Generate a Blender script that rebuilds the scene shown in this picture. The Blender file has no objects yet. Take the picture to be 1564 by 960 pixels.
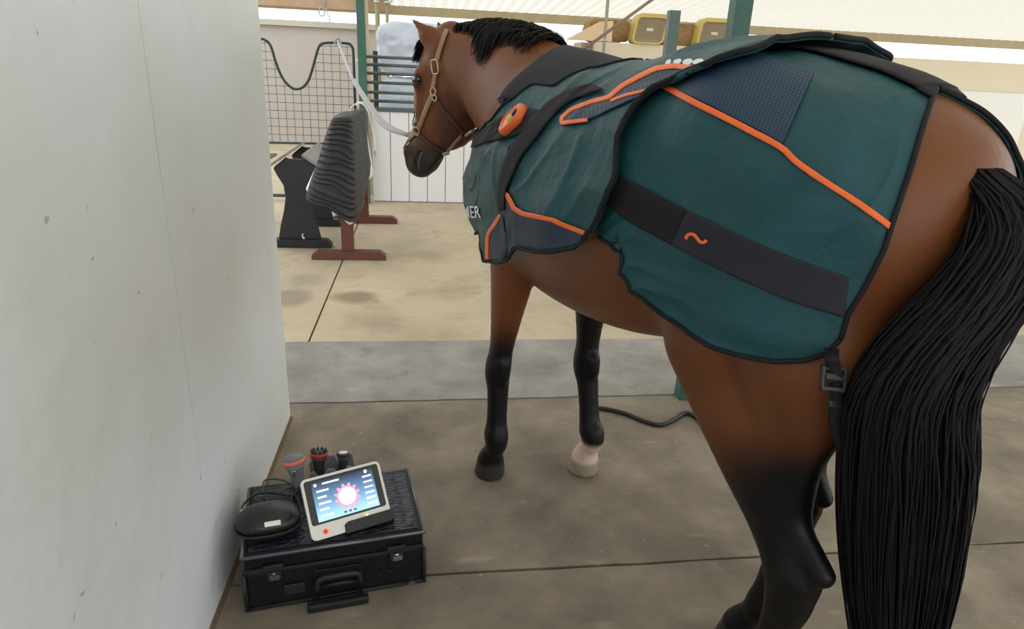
import bpy, bmesh, math, random
import numpy as np
from mathutils import Vector, Matrix, noise
from mathutils.bvhtree import BVHTree

random.seed(7)
SC = bpy.context.scene
COL = SC.collection
PI = math.pi

# ------------------------------------------------------------------ camera
F, CX, CY, CH = 1030.0, 782.0, 480.0, 1.52
_up = -np.array([651 - CX, 3280 - CY, F]); _up /= np.linalg.norm(_up)
_fw = np.array([650 - CX, 95 - CY, F]); _fw = _fw - _up * (_fw @ _up); _fw /= np.linalg.norm(_fw)
_rt = np.cross(_fw, _up)
if _rt[0] < 0: _rt = -_rt
CM = np.array([_rt, _fw, _up])            # world = CM @ cam (cam: x right, y down, z forward)
CPOS = np.array([0.0, 0.0, CH])

def ray(px, py):
    v = CM @ np.array([px - CX, py - CY, F]); return v / np.linalg.norm(v)
def proj(p):
    c = CM.T @ (np.array(p) - CPOS); return CX + F * c[0] / c[2], CY + F * c[1] / c[2]
def at_z(px, py, z=0.0):
    v = ray(px, py); return CPOS + v * ((z - CH) / v[2])
def at_y(px, py, y):
    v = ray(px, py); return CPOS + v * (y / v[1])

cam_data = bpy.data.cameras.new('camera'); cam = bpy.data.objects.new('camera', cam_data); COL.objects.link(cam)
cam_data.sensor_width = 36; cam_data.lens = F / 1564 * 36; cam_data.clip_start = 0.05; cam_data.clip_end = 200
m = Matrix.Identity(4)
for i in range(3):
    m[i][0] = CM[i, 0]; m[i][1] = -CM[i, 1]; m[i][2] = -CM[i, 2]; m[i][3] = CPOS[i]
cam.matrix_world = m
SC.camera = cam

# ------------------------------------------------------------------ materials
def mat(name, color, rough=0.6, metal=0.0, spec=0.5, noise_amt=0.0, noise_scale=20.0, bump=0.0, bump_scale=80.0,
        emit=None, emit_s=0.0, alpha=None, coat=0.0, sheen=0.0, trans=0.0):
    M = bpy.data.materials.new(name); M.use_nodes = True
    nt = M.node_tree; b = nt.nodes['Principled BSDF']
    b.inputs['Base Color'].default_value = (*color, 1); b.inputs['Roughness'].default_value = rough
    b.inputs['Metallic'].default_value = metal; b.inputs['Specular IOR Level'].default_value = spec
    b.inputs['Coat Weight'].default_value = coat; b.inputs['Sheen Weight'].default_value = sheen
    b.inputs['Transmission Weight'].default_value = trans
    if emit: b.inputs['Emission Color'].default_value = (*emit, 1); b.inputs['Emission Strength'].default_value = emit_s
    tc = nt.nodes.new('ShaderNodeTexCoord')
    if noise_amt > 0:
        n = nt.nodes.new('ShaderNodeTexNoise'); n.inputs['Scale'].default_value = noise_scale; n.inputs['Detail'].default_value = 5
        nt.links.new(tc.outputs['Object'], n.inputs['Vector'])
        mx = nt.nodes.new('ShaderNodeMix'); mx.data_type = 'RGBA'
        mx.inputs['A'].default_value = (*[c * (1 - noise_amt) for c in color], 1)
        mx.inputs['B'].default_value = (*[min(1, c * (1 + noise_amt)) for c in color], 1)
        nt.links.new(n.outputs['Fac'], mx.inputs['Factor']); nt.links.new(mx.outputs['Result'], b.inputs['Base Color'])
    if bump > 0:
        n2 = nt.nodes.new('ShaderNodeTexNoise'); n2.inputs['Scale'].default_value = bump_scale; n2.inputs['Detail'].default_value = 4
        nt.links.new(tc.outputs['Object'], n2.inputs['Vector'])
        bp = nt.nodes.new('ShaderNodeBump'); bp.inputs['Strength'].default_value = bump; bp.inputs['Distance'].default_value = 0.01
        nt.links.new(n2.outputs['Fac'], bp.inputs['Height']); nt.links.new(bp.outputs['Normal'], b.inputs['Normal'])
    return M

# ------------------------------------------------------------------ mesh helpers
def link_mesh(name, verts, faces, material, parent=None, smooth=True, props=None, mats=None, mi=None):
    me = bpy.data.meshes.new(name); me.from_pydata([tuple(v) for v in verts], [], [tuple(f) for f in faces]); me.update()
    o = bpy.data.objects.new(name, me); COL.objects.link(o)
    for mm in (mats or [material]):
        me.materials.append(mm)
    if mi is not None: me.polygons.foreach_set('material_index', mi)
    if smooth: me.polygons.foreach_set('use_smooth', [True] * len(me.polygons))
    if parent: o.parent = parent
    if props:
        for k, v in props.items(): o[k] = v
    return o

class MB:
    """collects shapes, links them as ONE mesh object"""
    def __init__(s): s.v = []; s.f = []; s.sm = []
    def add(s, v, f, smooth=False):
        n = len(s.v); s.v += [tuple(map(float, p)) for p in v]; s.f += [tuple(i + n for i in q) for q in f]; s.sm += [smooth] * len(f); return s
    def box(s, c, size, rot=None, bev=0.0):
        bm = bmesh.new(); bmesh.ops.create_cube(bm, size=1)
        for v in bm.verts: v.co = Vector((v.co.x * size[0], v.co.y * size[1], v.co.z * size[2]))
        if bev > 0: bmesh.ops.bevel(bm, geom=bm.edges[:], offset=bev, segments=2, profile=0.6, affect='EDGES')
        R = rot if rot is not None else Matrix.Identity(3)
        bm.verts.ensure_lookup_table()
        vs = [R @ v.co + Vector(c) for v in bm.verts]; fs = [[v.index for v in f.verts] for f in bm.faces]; bm.free()
        return s.add(vs, fs, False)
    def beam(s, a, b, w, h, up=(0, 0, 1), bev=0.0):
        a = Vector(a); b = Vector(b); d = b - a; L = d.length; d.normalize()
        u = Vector(up); x = d.cross(u)
        if x.length < 1e-4: x = d.cross(Vector((1, 0, 0)))
        x.normalize(); z = x.cross(d).normalized()
        R = Matrix((x, d, z)).transposed()
        return s.box((a + b) / 2, (w, L, h), R, bev)
    def tube(s, pts, r, n=10, closed=False, flat=1.0, cap=True):
        pts = [Vector(p) for p in pts]; N = len(pts)
        rs = r if isinstance(r, (list, tuple)) else [r] * N
        prev = None; rings = []
        for i, p in enumerate(pts):
            if closed: t = pts[(i + 1) % N] - pts[i - 1]
            else: t = pts[min(i + 1, N - 1)] - pts[max(i - 1, 0)]
            t.normalize()
            if prev is None:
                a = t.cross(Vector((0, 0, 1)))
                if a.length < 0.1: a = t.cross(Vector((1, 0, 0)))
                a.normalize()
            else:
                a = prev - t * prev.dot(t); a.normalize()
            prev = a; b = t.cross(a)
            rings.append([p + (a * math.cos(2 * PI * k / n) + b * flat * math.sin(2 * PI * k / n)) * rs[i] for k in range(n)])
        vs = [q for rg in rings for q in rg]; fs = []
        for i in range(N if closed else N - 1):
            for k in range(n):
                j = (i + 1) % N
                fs.append((i * n + k, i * n + (k + 1) % n, j * n + (k + 1) % n, j * n + k))
        if cap and not closed:
            fs.append(tuple(range(n))[::-1]); fs.append(tuple((N - 1) * n + k for k in range(n)))
        return s.add(vs, fs, True)
    def cyl(s, a, b, r, n=24, r2=None):
        return s.tube([a, b], [r, r2 if r2 is not None else r], n)
    def lathe(s, prof, c=(0, 0, 0), n=28, R=None):
        vs = []; fs = []; R = R or Matrix.Identity(3)
        for (r, z) in prof:
            for k in range(n): vs.append(R @ Vector((r * math.cos(2 * PI * k / n), r * math.sin(2 * PI * k / n), z)) + Vector(c))
        for i in range(len(prof) - 1):
            for k in range(n): fs.append((i * n + k, i * n + (k + 1) % n, (i + 1) * n + (k + 1) % n, (i + 1) * n + k))
        fs.append(tuple(range(n))[::-1]); fs.append(tuple((len(prof) - 1) * n + k for k in range(n)))
        return s.add(vs, fs, True)
    def prism(s, poly, o, ux, uy, depth):
        """extrude a 2D outline (list of (u,v)) at o along ux,uy by vector depth"""
        o = Vector(o); ux = Vector(ux); uy = Vector(uy); d = Vector(depth); n = len(poly)
        a = [o + ux * p[0] + uy * p[1] for p in poly]; b = [p + d for p in a]
        fs = [tuple(range(n)), tuple(range(2 * n - 1, n - 1, -1))] + [(i, i + n, (i + 1) % n + n, (i + 1) % n) for i in range(n)]
        return s.add(a + b, fs)
    def build(s, name, material, parent=None, bevel=0.0, props=None, recalc=True):
        o = link_mesh(name, s.v, s.f, material, parent, smooth=False, props=props)
        o.data.polygons.foreach_set('use_smooth', s.sm)
        if recalc:
            bm = bmesh.new(); bm.from_mesh(o.data); bmesh.ops.recalc_face_normals(bm, faces=bm.faces[:]); bm.to_mesh(o.data); bm.free()
        if bevel > 0:
            md = o.modifiers.new('bevel', 'BEVEL'); md.width = bevel; md.segments = 2; md.limit_method = 'ANGLE'; md.angle_limit = math.radians(40)
        return o

def thing(name, label, cat, loc=(0, 0, 0), group=None):
    o = bpy.data.objects.new(name, None); COL.objects.link(o); o.location = loc; o.empty_display_size = 0.1
    o['label'] = label; o['category'] = cat
    if group: o['group'] = group
    return o
def tag(o, label, cat, group=None):
    o['label'] = label; o['category'] = cat
    if group: o['group'] = group
    return o
def struct(o, label=None):
    o['kind'] = 'structure'
    if label: o['label'] = label
    return o
def catmull(pts, n=8, closed=False):
    P = [np.array(p, float) for p in pts]; out = []
    N = len(P)
    for i in range(N if closed else N - 1):
        p0 = P[(i - 1) % N] if closed or i > 0 else 2 * P[0] - P[1]
        p1 = P[i]; p2 = P[(i + 1) % N]
        p3 = P[(i + 2) % N] if closed or i + 2 < N else 2 * P[-1] - P[-2]
        for k in range(n):
            t = k / n
            out.append(0.5 * ((2 * p1) + (-p0 + p2) * t + (2 * p0 - 5 * p1 + 4 * p2 - p3) * t * t + (-p0 + 3 * p1 - 3 * p2 + p3) * t ** 3))
    if not closed: out.append(P[-1])
    return out
def resample(pts, n):
    P = np.array([np.array(p, float) for p in pts]); d = np.r_[0, np.cumsum(np.linalg.norm(np.diff(P, axis=0), axis=1))]
    t = np.linspace(0, d[-1], n)
    return np.stack([np.interp(t, d, P[:, k]) for k in range(P.shape[1])], 1)
# ------------------------------------------------------------------ the horse (a smooth-blended body, meshed as one surface)
PHI = math.radians(19)
HO = np.array([0.44, 2.29, 0.0])
HH = np.array([-math.sin(PHI), math.cos(PHI), 0.0]); HL = np.array([-math.cos(PHI), -math.sin(PHI), 0.0]); HU = np.array([0, 0, 1.0])
HR = np.stack([HH, HL, HU], 1)                      # world = HO + HR @ local
def W(p): return HO + HR @ np.array(p, float)
def Lc(p): return HR.T @ (np.array(p, float) - HO)

PR = []
def ec(A, B, ra, rb, n=(0, 0, 1), k=0.03, cap=None):
    """elliptical cone between A and B; ra, rb = (radius along n, radius across)"""
    PR.append((np.array(A, float), np.array(B, float), ra if isinstance(ra, tuple) else (ra, ra), rb if isinstance(rb, tuple) else (rb, rb), np.array(n, float), k, cap, 1))
def chain(pts, n=(0, 0, 1), k=0.03, m=4, cap=None):
    """a run of cones through smoothed stations; one group, blended into the rest only once"""
    rows = []
    for p, r in pts:
        r = r if isinstance(r, tuple) else (r, r); rows.append(np.concatenate([np.array(p, float), r]))
    rows = catmull(rows, m); start = len(PR)
    for a, b in zip(rows[:-1], rows[1:]): ec(a[:3], b[:3], tuple(a[3:5]), tuple(b[3:5]), n, k, cap)
    grp = PR[start:]; del PR[start:]; PR.append(grp)

# trunk
T = [(.18, 1.40, .95, .17), (.08, 1.49, .86, .235), (-.10, 1.555, .80, .275), (-.33, 1.53, .80, .31), (-.58, 1.53, .835, .325),
     (-.80, 1.572, .91, .31), (-1.0, 1.572, .95, .285), (-1.16, 1.54, 1.0, .265), (-1.27, 1.475, 1.03, .22)]
chain([((x0, 0, (t0 + b0) / 2), ((t0 - b0) / 2, w0)) for x0, t0, b0, w0 in T], k=.05, m=5, cap=.12)
for s in (1, -1):
    ec((.17, .12 * s, 1.12), (-.06, .12 * s, 1.38), .115, .10, k=0.06)      # shoulder
    ec((-.04, .15 * s, 1.0), (-.2, .14 * s, 1.25), .12, .12, k=0.06)
    ec((-1.0, .12 * s, 1.38), (-.995, .11 * s, 1.0), .165, .13, k=0.06)       # haunch to stifle
    ec((-1.15, .11 * s, 1.34), (-1.2, .11 * s, 1.03), .16, .12, k=0.06)     # buttock
# left / right fore legs: hoof at (fx, fy)
def fore(fx, fy, s):
    e = np.array([-.04, .155 * s, .98]); 
    def q(t, dx, z):   # blend from elbow to hoof
        c = e * (1 - t) + np.array([fx, fy, 0]) * t; return (c[0] + dx, c[1], z)
    chain([(q(0, .02, 1.0), (.10, .085)), (q(.15, .0, .86), (.088, .075)), (q(.3, .005, .72), (.068, .058)), (q(.48, .012, .56), (.048, .042)),
           (q(.56, .02, .485), (.050, .046)), (q(.62, .018, .44), (.048, .046)), (q(.68, .0, .39), (.042, .040)), (q(.8, -.02, .28), (.040, .037)),
           (q(.9, -.035, .20), (.047, .041))], n=(1, 0, 0), k=0.02)
    ec(q(.62, -.035, .50), q(.62, -.04, .45), .022, .02, k=0.03)
    f = np.array([fx, fy, 0.0])
    chain([(f + (-.05, 0, .20), (.047, .041)), (f + (-.055, 0, .165), (.044, .040)), (f + (-.03, 0, .12), (.037, .037)), (f + (-.01, 0, .075), (.050, .050))], n=(1, 0, 0), k=0.02)
    ec(f + (-.012, 0, .07), f + (.0, 0, -.02), (.052, .052), (.070, .063), n=(1, 0, 0), k=0.01, cap=.01)
fore(.06, .18, 1); fore(-.06, -.18, -1)
def hind(fx, fy, s, lean):
    f = np.array([fx, fy, 0.0])
    hk = f + np.array([-.10, 0, .54])
    st = np.array([-.968 + lean * .3, .112 * s, .96])
    g = lambda t: st * (1 - t) + hk * t
    chain([(st, (.13, .10)), (g(.25) + (-.012, 0, 0), (.125, .085)), (g(.55) + (-.018, 0, 0), (.104, .066)), (g(.8) + (-.006, 0, 0), (.070, .048)), (hk, (.062, .044))], n=(1, 0, 0), k=0.04)
    ec(np.array([-1.24, .14 * s, 1.05]), g(.62) + (-.05, 0, 0), (.13, .10), (.045, .035), n=(1, 0, 0), k=0.06)      # back of thigh
    ec(g(.6) + (-.05, 0, .0), hk + (-.065, 0, .05), (.03, .022), (.026, .024), n=(1, 0, 0), k=0.02)    # achilles
    chain([(hk, (.062, .044)), (hk + (-.0, 0, -.07), (.052, .040)), (hk + (.01, 0, -.14), (.040, .034)), (f + (-.075, 0, .26), (.038, .032)), (f + (-.065, 0, .19), (.045, .038)),
           (f + (-.06, 0, .165), (.043, .038)), (f + (-.03, 0, .12), (.034, .034)), (f + (-.012, 0, .075), (.048, .05))], n=(1, 0, 0), k=0.02)
    ec(f + (-.012, 0, .07), f + (0, 0, -.02), (.05, .05), (.066, .06), n=(1, 0, 0), k=0.01, cap=.01)
hind(-1.17, .09, 1, 0); hind(-.98, -.13, -1, .2)
# neck
NK = [((-.18, 0, 1.51), (.24, 0, .98), .19), ((-.02, 0.0, 1.57), (.30, .015, 1.08), .165), ((.15, .02, 1.625), (.39, .04, 1.20), .13),
      ((.31, .05, 1.645), (.47, .085, 1.30), .095), ((.45, .10, 1.645), (.55, .14, 1.38), .075), ((.57, .15, 1.64), (.60, .18, 1.46), .060)]
def nkc(e):
    a, b = np.array(e[0]), np.array(e[1]); return (a + b) / 2, np.linalg.norm(a - b) / 2, (a - b) / np.linalg.norm(a - b)
nrows = catmull([np.concatenate([nkc(e)[0], [nkc(e)[1], e[2]], nkc(e)[2]]) for e in NK], 5); _st = len(PR)
for a, b in zip(nrows[:-1], nrows[1:]):
    nn = a[5:8] + b[5:8]; nn /= np.linalg.norm(nn)
    ec(a[:3], b[:3], (a[3], a[4]), (b[3], b[4]), n=nn, k=0.05)
_g = PR[_st:]; del PR[_st:]; PR.append(_g)
# head frame
AL = math.radians(62); BE = math.radians(15)
fwd = np.array([-math.sin(AL), math.cos(AL), 0])
ha_w = -np.array([0, 0, 1]) * math.cos(BE) + fwd * math.sin(BE)
hn_w = fwd * math.cos(BE) + np.array([0, 0, 1]) * math.sin(BE)
hs_w = np.array([-math.cos(AL), -math.sin(AL), 0])
HORG = at_y(683, 60, 2.85)
ha, hn, hs = HR.T @ ha_w, HR.T @ hn_w, HR.T @ hs_w
horg = Lc(HORG)
HSC = .89
def hd(t, n=0, s=0): return horg + ha * t * HSC + hn * n + hs * s
HS = [(-.015, .05, .09, .06), (.07, .085, .15, .088), (.15, .09, .19, .098), (.24, .082, .225, .095), (.32, .070, .215, .082), (.40, .062, .135, .060),
      (.47, .058, .09, .054), (.53, .060, .085, .056), (.575, .052, .07, .048)]
chain([(hd(t0, (f0 - b0) / 2), ((f0 + b0) / 2, w0)) for t0, f0, b0, w0 in HS], n=hn, k=.02)
for s in (1, -1):
    ec(hd(.20, -.105, .068 * s), hd(.30, -.115, .058 * s), (.092, .036), (.072, .03), n=hn, k=0.015)     # cheek
    ec(hd(.165, .036, .076 * s), hd(.20, .036, .076 * s), .030, .028, n=hn, k=0.025)                  # brow
    ec(hd(.20, .035, .07 * s), hd(.40, .01, .05 * s), .012, .008, n=hn, k=0.03)                     # facial crest
    ec(hd(.515, .035, .040 * s), hd(.575, .010, .036 * s), .024, .022, n=hn, k=0.015)                     # nostril rim
ec(hd(.50, -.075), hd(.545, -.06), (.03, .035), (.03, .035), n=hn, k=0.02)                              # chin
EYE = [hd(.202, .050, .093 * s) for s in (1, -1)]
# ears
for s, tip in ((1, (630, 30)), (-1, (668, 34))):
    b = hd(.035, .005, .058 * s)
    if s == 1: b = Lc(at_y(669, 72, W(b)[1] - .01))
    tw = Lc(at_y(tip[0], tip[1], W(b)[1] + (.05 if s == 1 else .02)))
    mid = b * .55 + tw * .45 + hn * -.006
    sd = np.cross(tw - b, hs); sd /= np.linalg.norm(sd)
    ec(b, mid, (.042, .036), (.036, .028), n=sd, k=0.03); ec(mid, tw, (.036, .028), (.006, .008), n=sd, k=0.012)
    PR.append((b * .55 + tw * .45 + (hn * .043 - hs * s * .006), tw * .88 + b * .12 + hn * .020, (.017, .016), (.005, .005), sd, .008, None, -1))
for s in (1, -1):
    PR.append((hd(.525, .030, .068 * s), hd(.575, .012, .062 * s), (.007, .016), (.009, .016), hn, .008, None, -1)); PR.append((hd(.60, -.03, .05 * s), hd(.555, -.055, .062 * s), (.005, .02), (.005, .02), ha, .008, None, -1))   # nostril

VX = 0.008
lo = np.array([-1.48, -.5, -.03]); hi = np.array([1.2, .85, 1.92])
NN = np.ceil((hi - lo) / VX).astype(int) + 1
GX = [lo[i] + VX * np.arange(NN[i]) for i in range(3)]
G = np.full(NN, 1.0, np.float32)
def bounds(P):
    A, B, ra, rb, n, k = P[:6]; R = max(*ra, *rb) + k + .03
    return np.minimum(A, B) - R, np.maximum(A, B) + R
def slices(mn, mx): return tuple(slice(max(0, int((mn[i] - lo[i]) / VX)), min(NN[i], int((mx[i] - lo[i]) / VX) + 2)) for i in range(3))
def dist(P, sl):
    A, B, ra, rb, n, k, cap, sign = P
    X, Y, Z = GX[0][sl[0]][:, None, None], GX[1][sl[1]][None, :, None], GX[2][sl[2]][None, None, :]
    d = B - A; L2 = d @ d; L = math.sqrt(L2)
    px, py, pz = X - A[0], Y - A[1], Z - A[2]
    t0 = (px * d[0] + py * d[1] + pz * d[2]) / L2
    t = np.clip(t0, 0, 1)
    px = px - t * d[0]; py = py - t * d[1]; pz = pz - t * d[2]
    ax = (t0 - t) * L
    u = d / L; nn = n - u * (n @ u); nn /= np.linalg.norm(nn); ss = np.cross(u, nn)
    dn = px * nn[0] + py * nn[1] + pz * nn[2]; ds = px * ss[0] + py * ss[1] + pz * ss[2]
    a = ra[0] + (rb[0] - ra[0]) * t; b = ra[1] + (rb[1] - ra[1]) * t
    c = cap if cap else np.minimum(a, b)
    q = np.sqrt((dn / a) ** 2 + (ds / b) ** 2 + (ax / c) ** 2)
    g = np.sqrt((dn / a ** 2) ** 2 + (ds / b ** 2) ** 2 + (ax / c ** 2) ** 2) + 1e-6
    return np.where(q > .3, q * (q - 1) / g, (q - 1) * np.minimum(a, b)).astype(np.float32)
for P in PR:
    grp = P if isinstance(P, list) else [P]
    bb = [bounds(p) for p in grp]; mn = np.min([b[0] for b in bb], 0); mx = np.max([b[1] for b in bb], 0)
    sl = slices(mn, mx); k, sign = grp[0][5], grp[0][7]
    if len(grp) == 1: f = dist(grp[0], sl)
    else:
        f = np.full([s.stop - s.start for s in sl], 1.0, np.float32)
        for p, (m0, m1) in zip(grp, bb):
            s2 = slices(m0, m1); rel = tuple(slice(s2[i].start - sl[i].start, s2[i].stop - sl[i].start) for i in range(3))
            d_ = dist(p, s2); c_ = f[rel]; kk = .006
            h = np.clip(.5 + .5 * (c_ - d_) / kk, 0, 1); f[rel] = c_ * (1 - h) + d_ * h - kk * h * (1 - h) * .6
    cur = G[sl]
    if sign > 0:
        h = np.clip(.5 + .5 * (cur - f) / k, 0, 1); G[sl] = cur * (1 - h) + f * h - k * h * (1 - h)
    else:
        f = -f; h = np.clip(.5 - .5 * (cur - f) / k, 0, 1); G[sl] = cur * (1 - h) + f * h + k * h * (1 - h)
G = np.maximum(G, -(GX[2])[None, None, :].astype(np.float32) + .001)   # flat on the ground
G[0] = G[-1] = 1; G[:, 0] = G[:, -1] = 1; G[:, :, 0] = G[:, :, -1] = 1

def surface_nets(G, lo, h):
    S = G < 0
    nx, ny, nz = G.shape
    cnt = np.zeros((nx - 1, ny - 1, nz - 1), np.float32); acc = np.zeros((nx - 1, ny - 1, nz - 1, 3), np.float32)
    offs = [(i, j, k) for i in (0, 1) for j in (0, 1) for k in (0, 1)]
    def sub(A, o): return A[o[0]:nx - 1 + o[0], o[1]:ny - 1 + o[1], o[2]:nz - 1 + o[2]]
    tot = sum(sub(S, o).astype(np.int8) for o in offs); act = (tot > 0) & (tot < 8)
    for o in offs:
        for ax in range(3):
            if o[ax] == 1: continue
            o2 = list(o); o2[ax] = 1
            a = sub(G, o)[act]; b = sub(G, o2)[act]; cr = (a < 0) != (b < 0)
            t = np.where(cr, a / np.where(cr, a - b, 1), 0)
            p = np.zeros((len(a), 3), np.float32); p[:] = o; p[:, ax] += t
            acc[act] += p * cr[:, None]; cnt[act] += cr
    idx = np.argwhere(act); ids = np.full(act.shape, -1, np.int64); ids[act] = np.arange(len(idx))
    V = (idx + acc[act] / cnt[act][:, None]) * h + lo
    faces = []
    for ax in range(3):
        b, c = (ax + 1) % 3, (ax + 2) % 3
        A = np.take(S, range(0, G.shape[ax] - 1), ax); B = np.take(S, range(1, G.shape[ax]), ax)
        e = np.argwhere(A != B); e = e[(e[:, b] > 0) & (e[:, c] > 0)]
        flip = A[tuple(e.T)]
        def g(db, dc):
            q = e.copy(); q[:, b] -= db; q[:, c] -= dc; return ids[tuple(q.T)]
        q = np.stack([g(1, 1), g(0, 1), g(0, 0), g(1, 0)], 1)
        q[~flip] = q[~flip][:, ::-1]; faces.append(q)
    return V, np.concatenate(faces)
HV, HF = surface_nets(G, lo, VX)
# light smoothing
for _it in range(14):
    s = np.zeros_like(HV); c = np.zeros(len(HV))
    for k in range(4):
        a, b = HF[:, k], HF[:, (k + 1) % 4]
        for j in range(3): s[:, j] += np.bincount(a, HV[b, j], len(HV)) + np.bincount(b, HV[a, j], len(HV))
        c += np.bincount(a, minlength=len(HV)) + np.bincount(b, minlength=len(HV))
    w_ = np.where((HV[:, 0] < .2) & (HV[:, 2] > .8) | (_it < 3), .5, 0)[:, None]
    HV = HV * (1 - w_) + (s / c[:, None]) * w_
HV[:, 2] = np.maximum(HV[:, 2], 0.0)
HW = HV @ HR.T + HO
body_bvh = BVHTree.FromPolygons([Vector(v) for v in HW], [tuple(int(i) for i in f) for f in HF])

# coat colours (bay: brown body, black points, one white fore pastern), plus painted cheek shade
def sstep(a, b, x): t = np.clip((x - a) / (b - a), 0, 1); return t * t * (3 - 2 * t)
x, y, z = HV[:, 0], HV[:, 1], HV[:, 2]
nz_ = np.array([noise.noise(Vector(v) * 6) for v in HV]) 
BROWN = np.array([.175, .060, .021]); BLACK = np.array([.006, .0055, .006]); DARK = np.array([.060, .022, .014]); WHITE = np.array([.62, .48, .40])
col = np.tile(BROWN, (len(HV), 1)) * (1 + .22 * nz_[:, None])
def blend(c, w): 
    global col
    col = col * (1 - w[:, None]) + np.array(c) * w[:, None]
blend(DARK, sstep(.0, .14, -1.13 - x + .05 * nz_) * sstep(1.25, 1.05, z) * .0)
isf = (x > -.45)
blend(BLACK, (1 - sstep(.52, .70, z + .05 * nz_ - .16 * (y < 0))) * isf)
rear = ~isf
blend(BLACK, (1 - sstep(.57, .80, z - 1.1 * np.clip(-x - 1.06, 0, .2) + .06 * nz_)) * rear)
hp = HV - horg; ht = hp @ ha; hnn = hp @ hn; hss = hp @ hs
head = (x > .45) & (hnn > -.25)
blend(DARK, sstep(.0, .10, -.03 - hnn + .04 * nz_) * sstep(.10, .2, ht) * head * .75)  # shade behind the cheek and jaw, painted into the coat colour
blend([.050, .036, .030], sstep(.34, .46, ht + .03 * nz_) * head)
eyd = np.minimum(np.linalg.norm(HV - EYE[0], axis=1), np.linalg.norm(HV - EYE[1], axis=1))
blend([.05, .02, .015], (1 - sstep(.02, .05, eyd)) * .9)
rf = (np.hypot(x + .06, y + .18) < .2)
blend(WHITE, (1 - sstep(.145, .175, z + .02 * nz_)) * rf)
blend([.30, .25, .19], (1 - sstep(.05, .07, z)) * rf)
hoof = (1 - sstep(.055, .075, z)) * (~rf)
blend([.035, .032, .030], hoof)

M_coat = bpy.data.materials.new('bay_coat'); M_coat.use_nodes = True
nt = M_coat.node_tree; bs = nt.nodes['Principled BSDF']
at = nt.nodes.new('ShaderNodeAttribute'); at.attribute_name = 'coat'; nt.links.new(at.outputs['Color'], bs.inputs['Base Color'])
bs.inputs['Roughness'].default_value = .42; bs.inputs['Sheen Weight'].default_value = .0; bs.inputs['Specular IOR Level'].default_value = .28
tcn = nt.nodes.new('ShaderNodeTexCoord'); nn_ = nt.nodes.new('ShaderNodeTexNoise'); nn_.inputs['Scale'].default_value = 90; nn_.inputs['Detail'].default_value = 6
bpn = nt.nodes.new('ShaderNodeBump'); bpn.inputs['Strength'].default_value = .12; bpn.inputs['Distance'].default_value = .01
nt.links.new(tcn.outputs['Object'], nn_.inputs['Vector']); nt.links.new(nn_.outputs['Fac'], bpn.inputs['Height']); nt.links.new(bpn.outputs['Normal'], bs.inputs['Normal'])

horse = thing('horse', 'bay horse with black legs and one white fore foot, standing tied and wearing a blanket', 'horse', tuple(HO))
def hp_(o):   # parent an object whose mesh is in world coordinates to an empty, shifting it
    return o
body = link_mesh('body', HW - HO, HF, M_coat, horse)
ca = body.data.color_attributes.new('coat', 'FLOAT_COLOR', 'POINT')
ca.data.foreach_set('color', np.concatenate([np.clip(col, 0, 1), np.ones((len(col), 1))], 1).astype(np.float32).ravel())
# ------------------------------------------------------------------ drape surface for the blanket, in (u, e): u along the horse, e elevation round it
Z0 = 1.20; XR, XF = -1.26, .02; RA = .30
def axis(u):      # u: metres; rear arc | straight | front arc
    if u < XR: a = math.pi / 2 + (XR - u) / RA; return np.array([XR, 0, Z0]), np.array([math.cos(a), math.sin(a), 0])
    if u > XF: a = max(0, math.pi / 2 - (u - XF) / RA); return np.array([XF, 0, Z0]), np.array([math.cos(a), math.sin(a), 0])
    return np.array([u, 0, Z0]), np.array([0, 1.0, 0])
U0, U1 = XR - .35, XF + RA * PI / 2
NU, NE = 230, 130
EU = np.linspace(U0, U1, NU); EE = np.radians(np.linspace(90, -52, NE))
loc_bvh = BVHTree.FromPolygons([Vector(v) for v in HV], [tuple(int(i) for i in f) for f in HF])
RHO = np.zeros((NU, NE))
for i, u in enumerate(EU):
    c, dr = axis(u)
    for j, e in enumerate(EE):
        d = Vector(dr * math.cos(e) + np.array([0, 0, math.sin(e)]))
        h = loc_bvh.ray_cast(Vector(c), d)
        RHO[i, j] = min(h[3] if h[0] is not None else .5, .62)
        if u > XF: RHO[i, j] = min(RHO[i, j], (.25 + .085 * min(1, (u - XF) / .3)) / math.cos(e))
        
# drape: below the widest point the cloth hangs
for i in range(NU):
    mx = 0
    for j in range(NE):
        hor = RHO[i, j] * math.cos(EE[j])
        if EE[j] < math.radians(25):
            mx = max(mx, hor) if EE[j] > math.radians(-14) else mx * 1.0006
            RHO[i, j] = max(RHO[i, j], mx / math.cos(EE[j])) if EE[j] > math.radians(-14) else mx / math.cos(EE[j])
        mx = max(mx, hor) if EE[j] > math.radians(-14) else mx
for _ in range(10):
    P = np.pad(RHO, 1, 'edge'); RHO = (P[:-2, 1:-1] + P[2:, 1:-1] + P[1:-1, :-2] + P[1:-1, 2:] + 2 * RHO) / 6
WS = np.zeros((NU, NE))
for i, u in enumerate(EU):
    for j, e in enumerate(EE): WS[i, j] = max(0, min(1, (u + .42) / .12)) * max(0, min(1, (e - .05) / .25))
for _ in range(40):
    P = np.pad(RHO, 1, 'edge'); RHO = RHO * (1 - WS) + WS * (P[:-2, 1:-1] + P[2:, 1:-1] + P[1:-1, :-2] + P[1:-1, 2:] + 2 * RHO) / 6
for i, u in enumerate(EU):
    if u > XF - .1:
        for j, e in enumerate(EE):
            q_ = max(0, min(1, (-e - .45) / .45)) * max(0, min(1, (u - XF + .1) / .2)); RHO[i, j] *= 1 - .22 * q_
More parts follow.
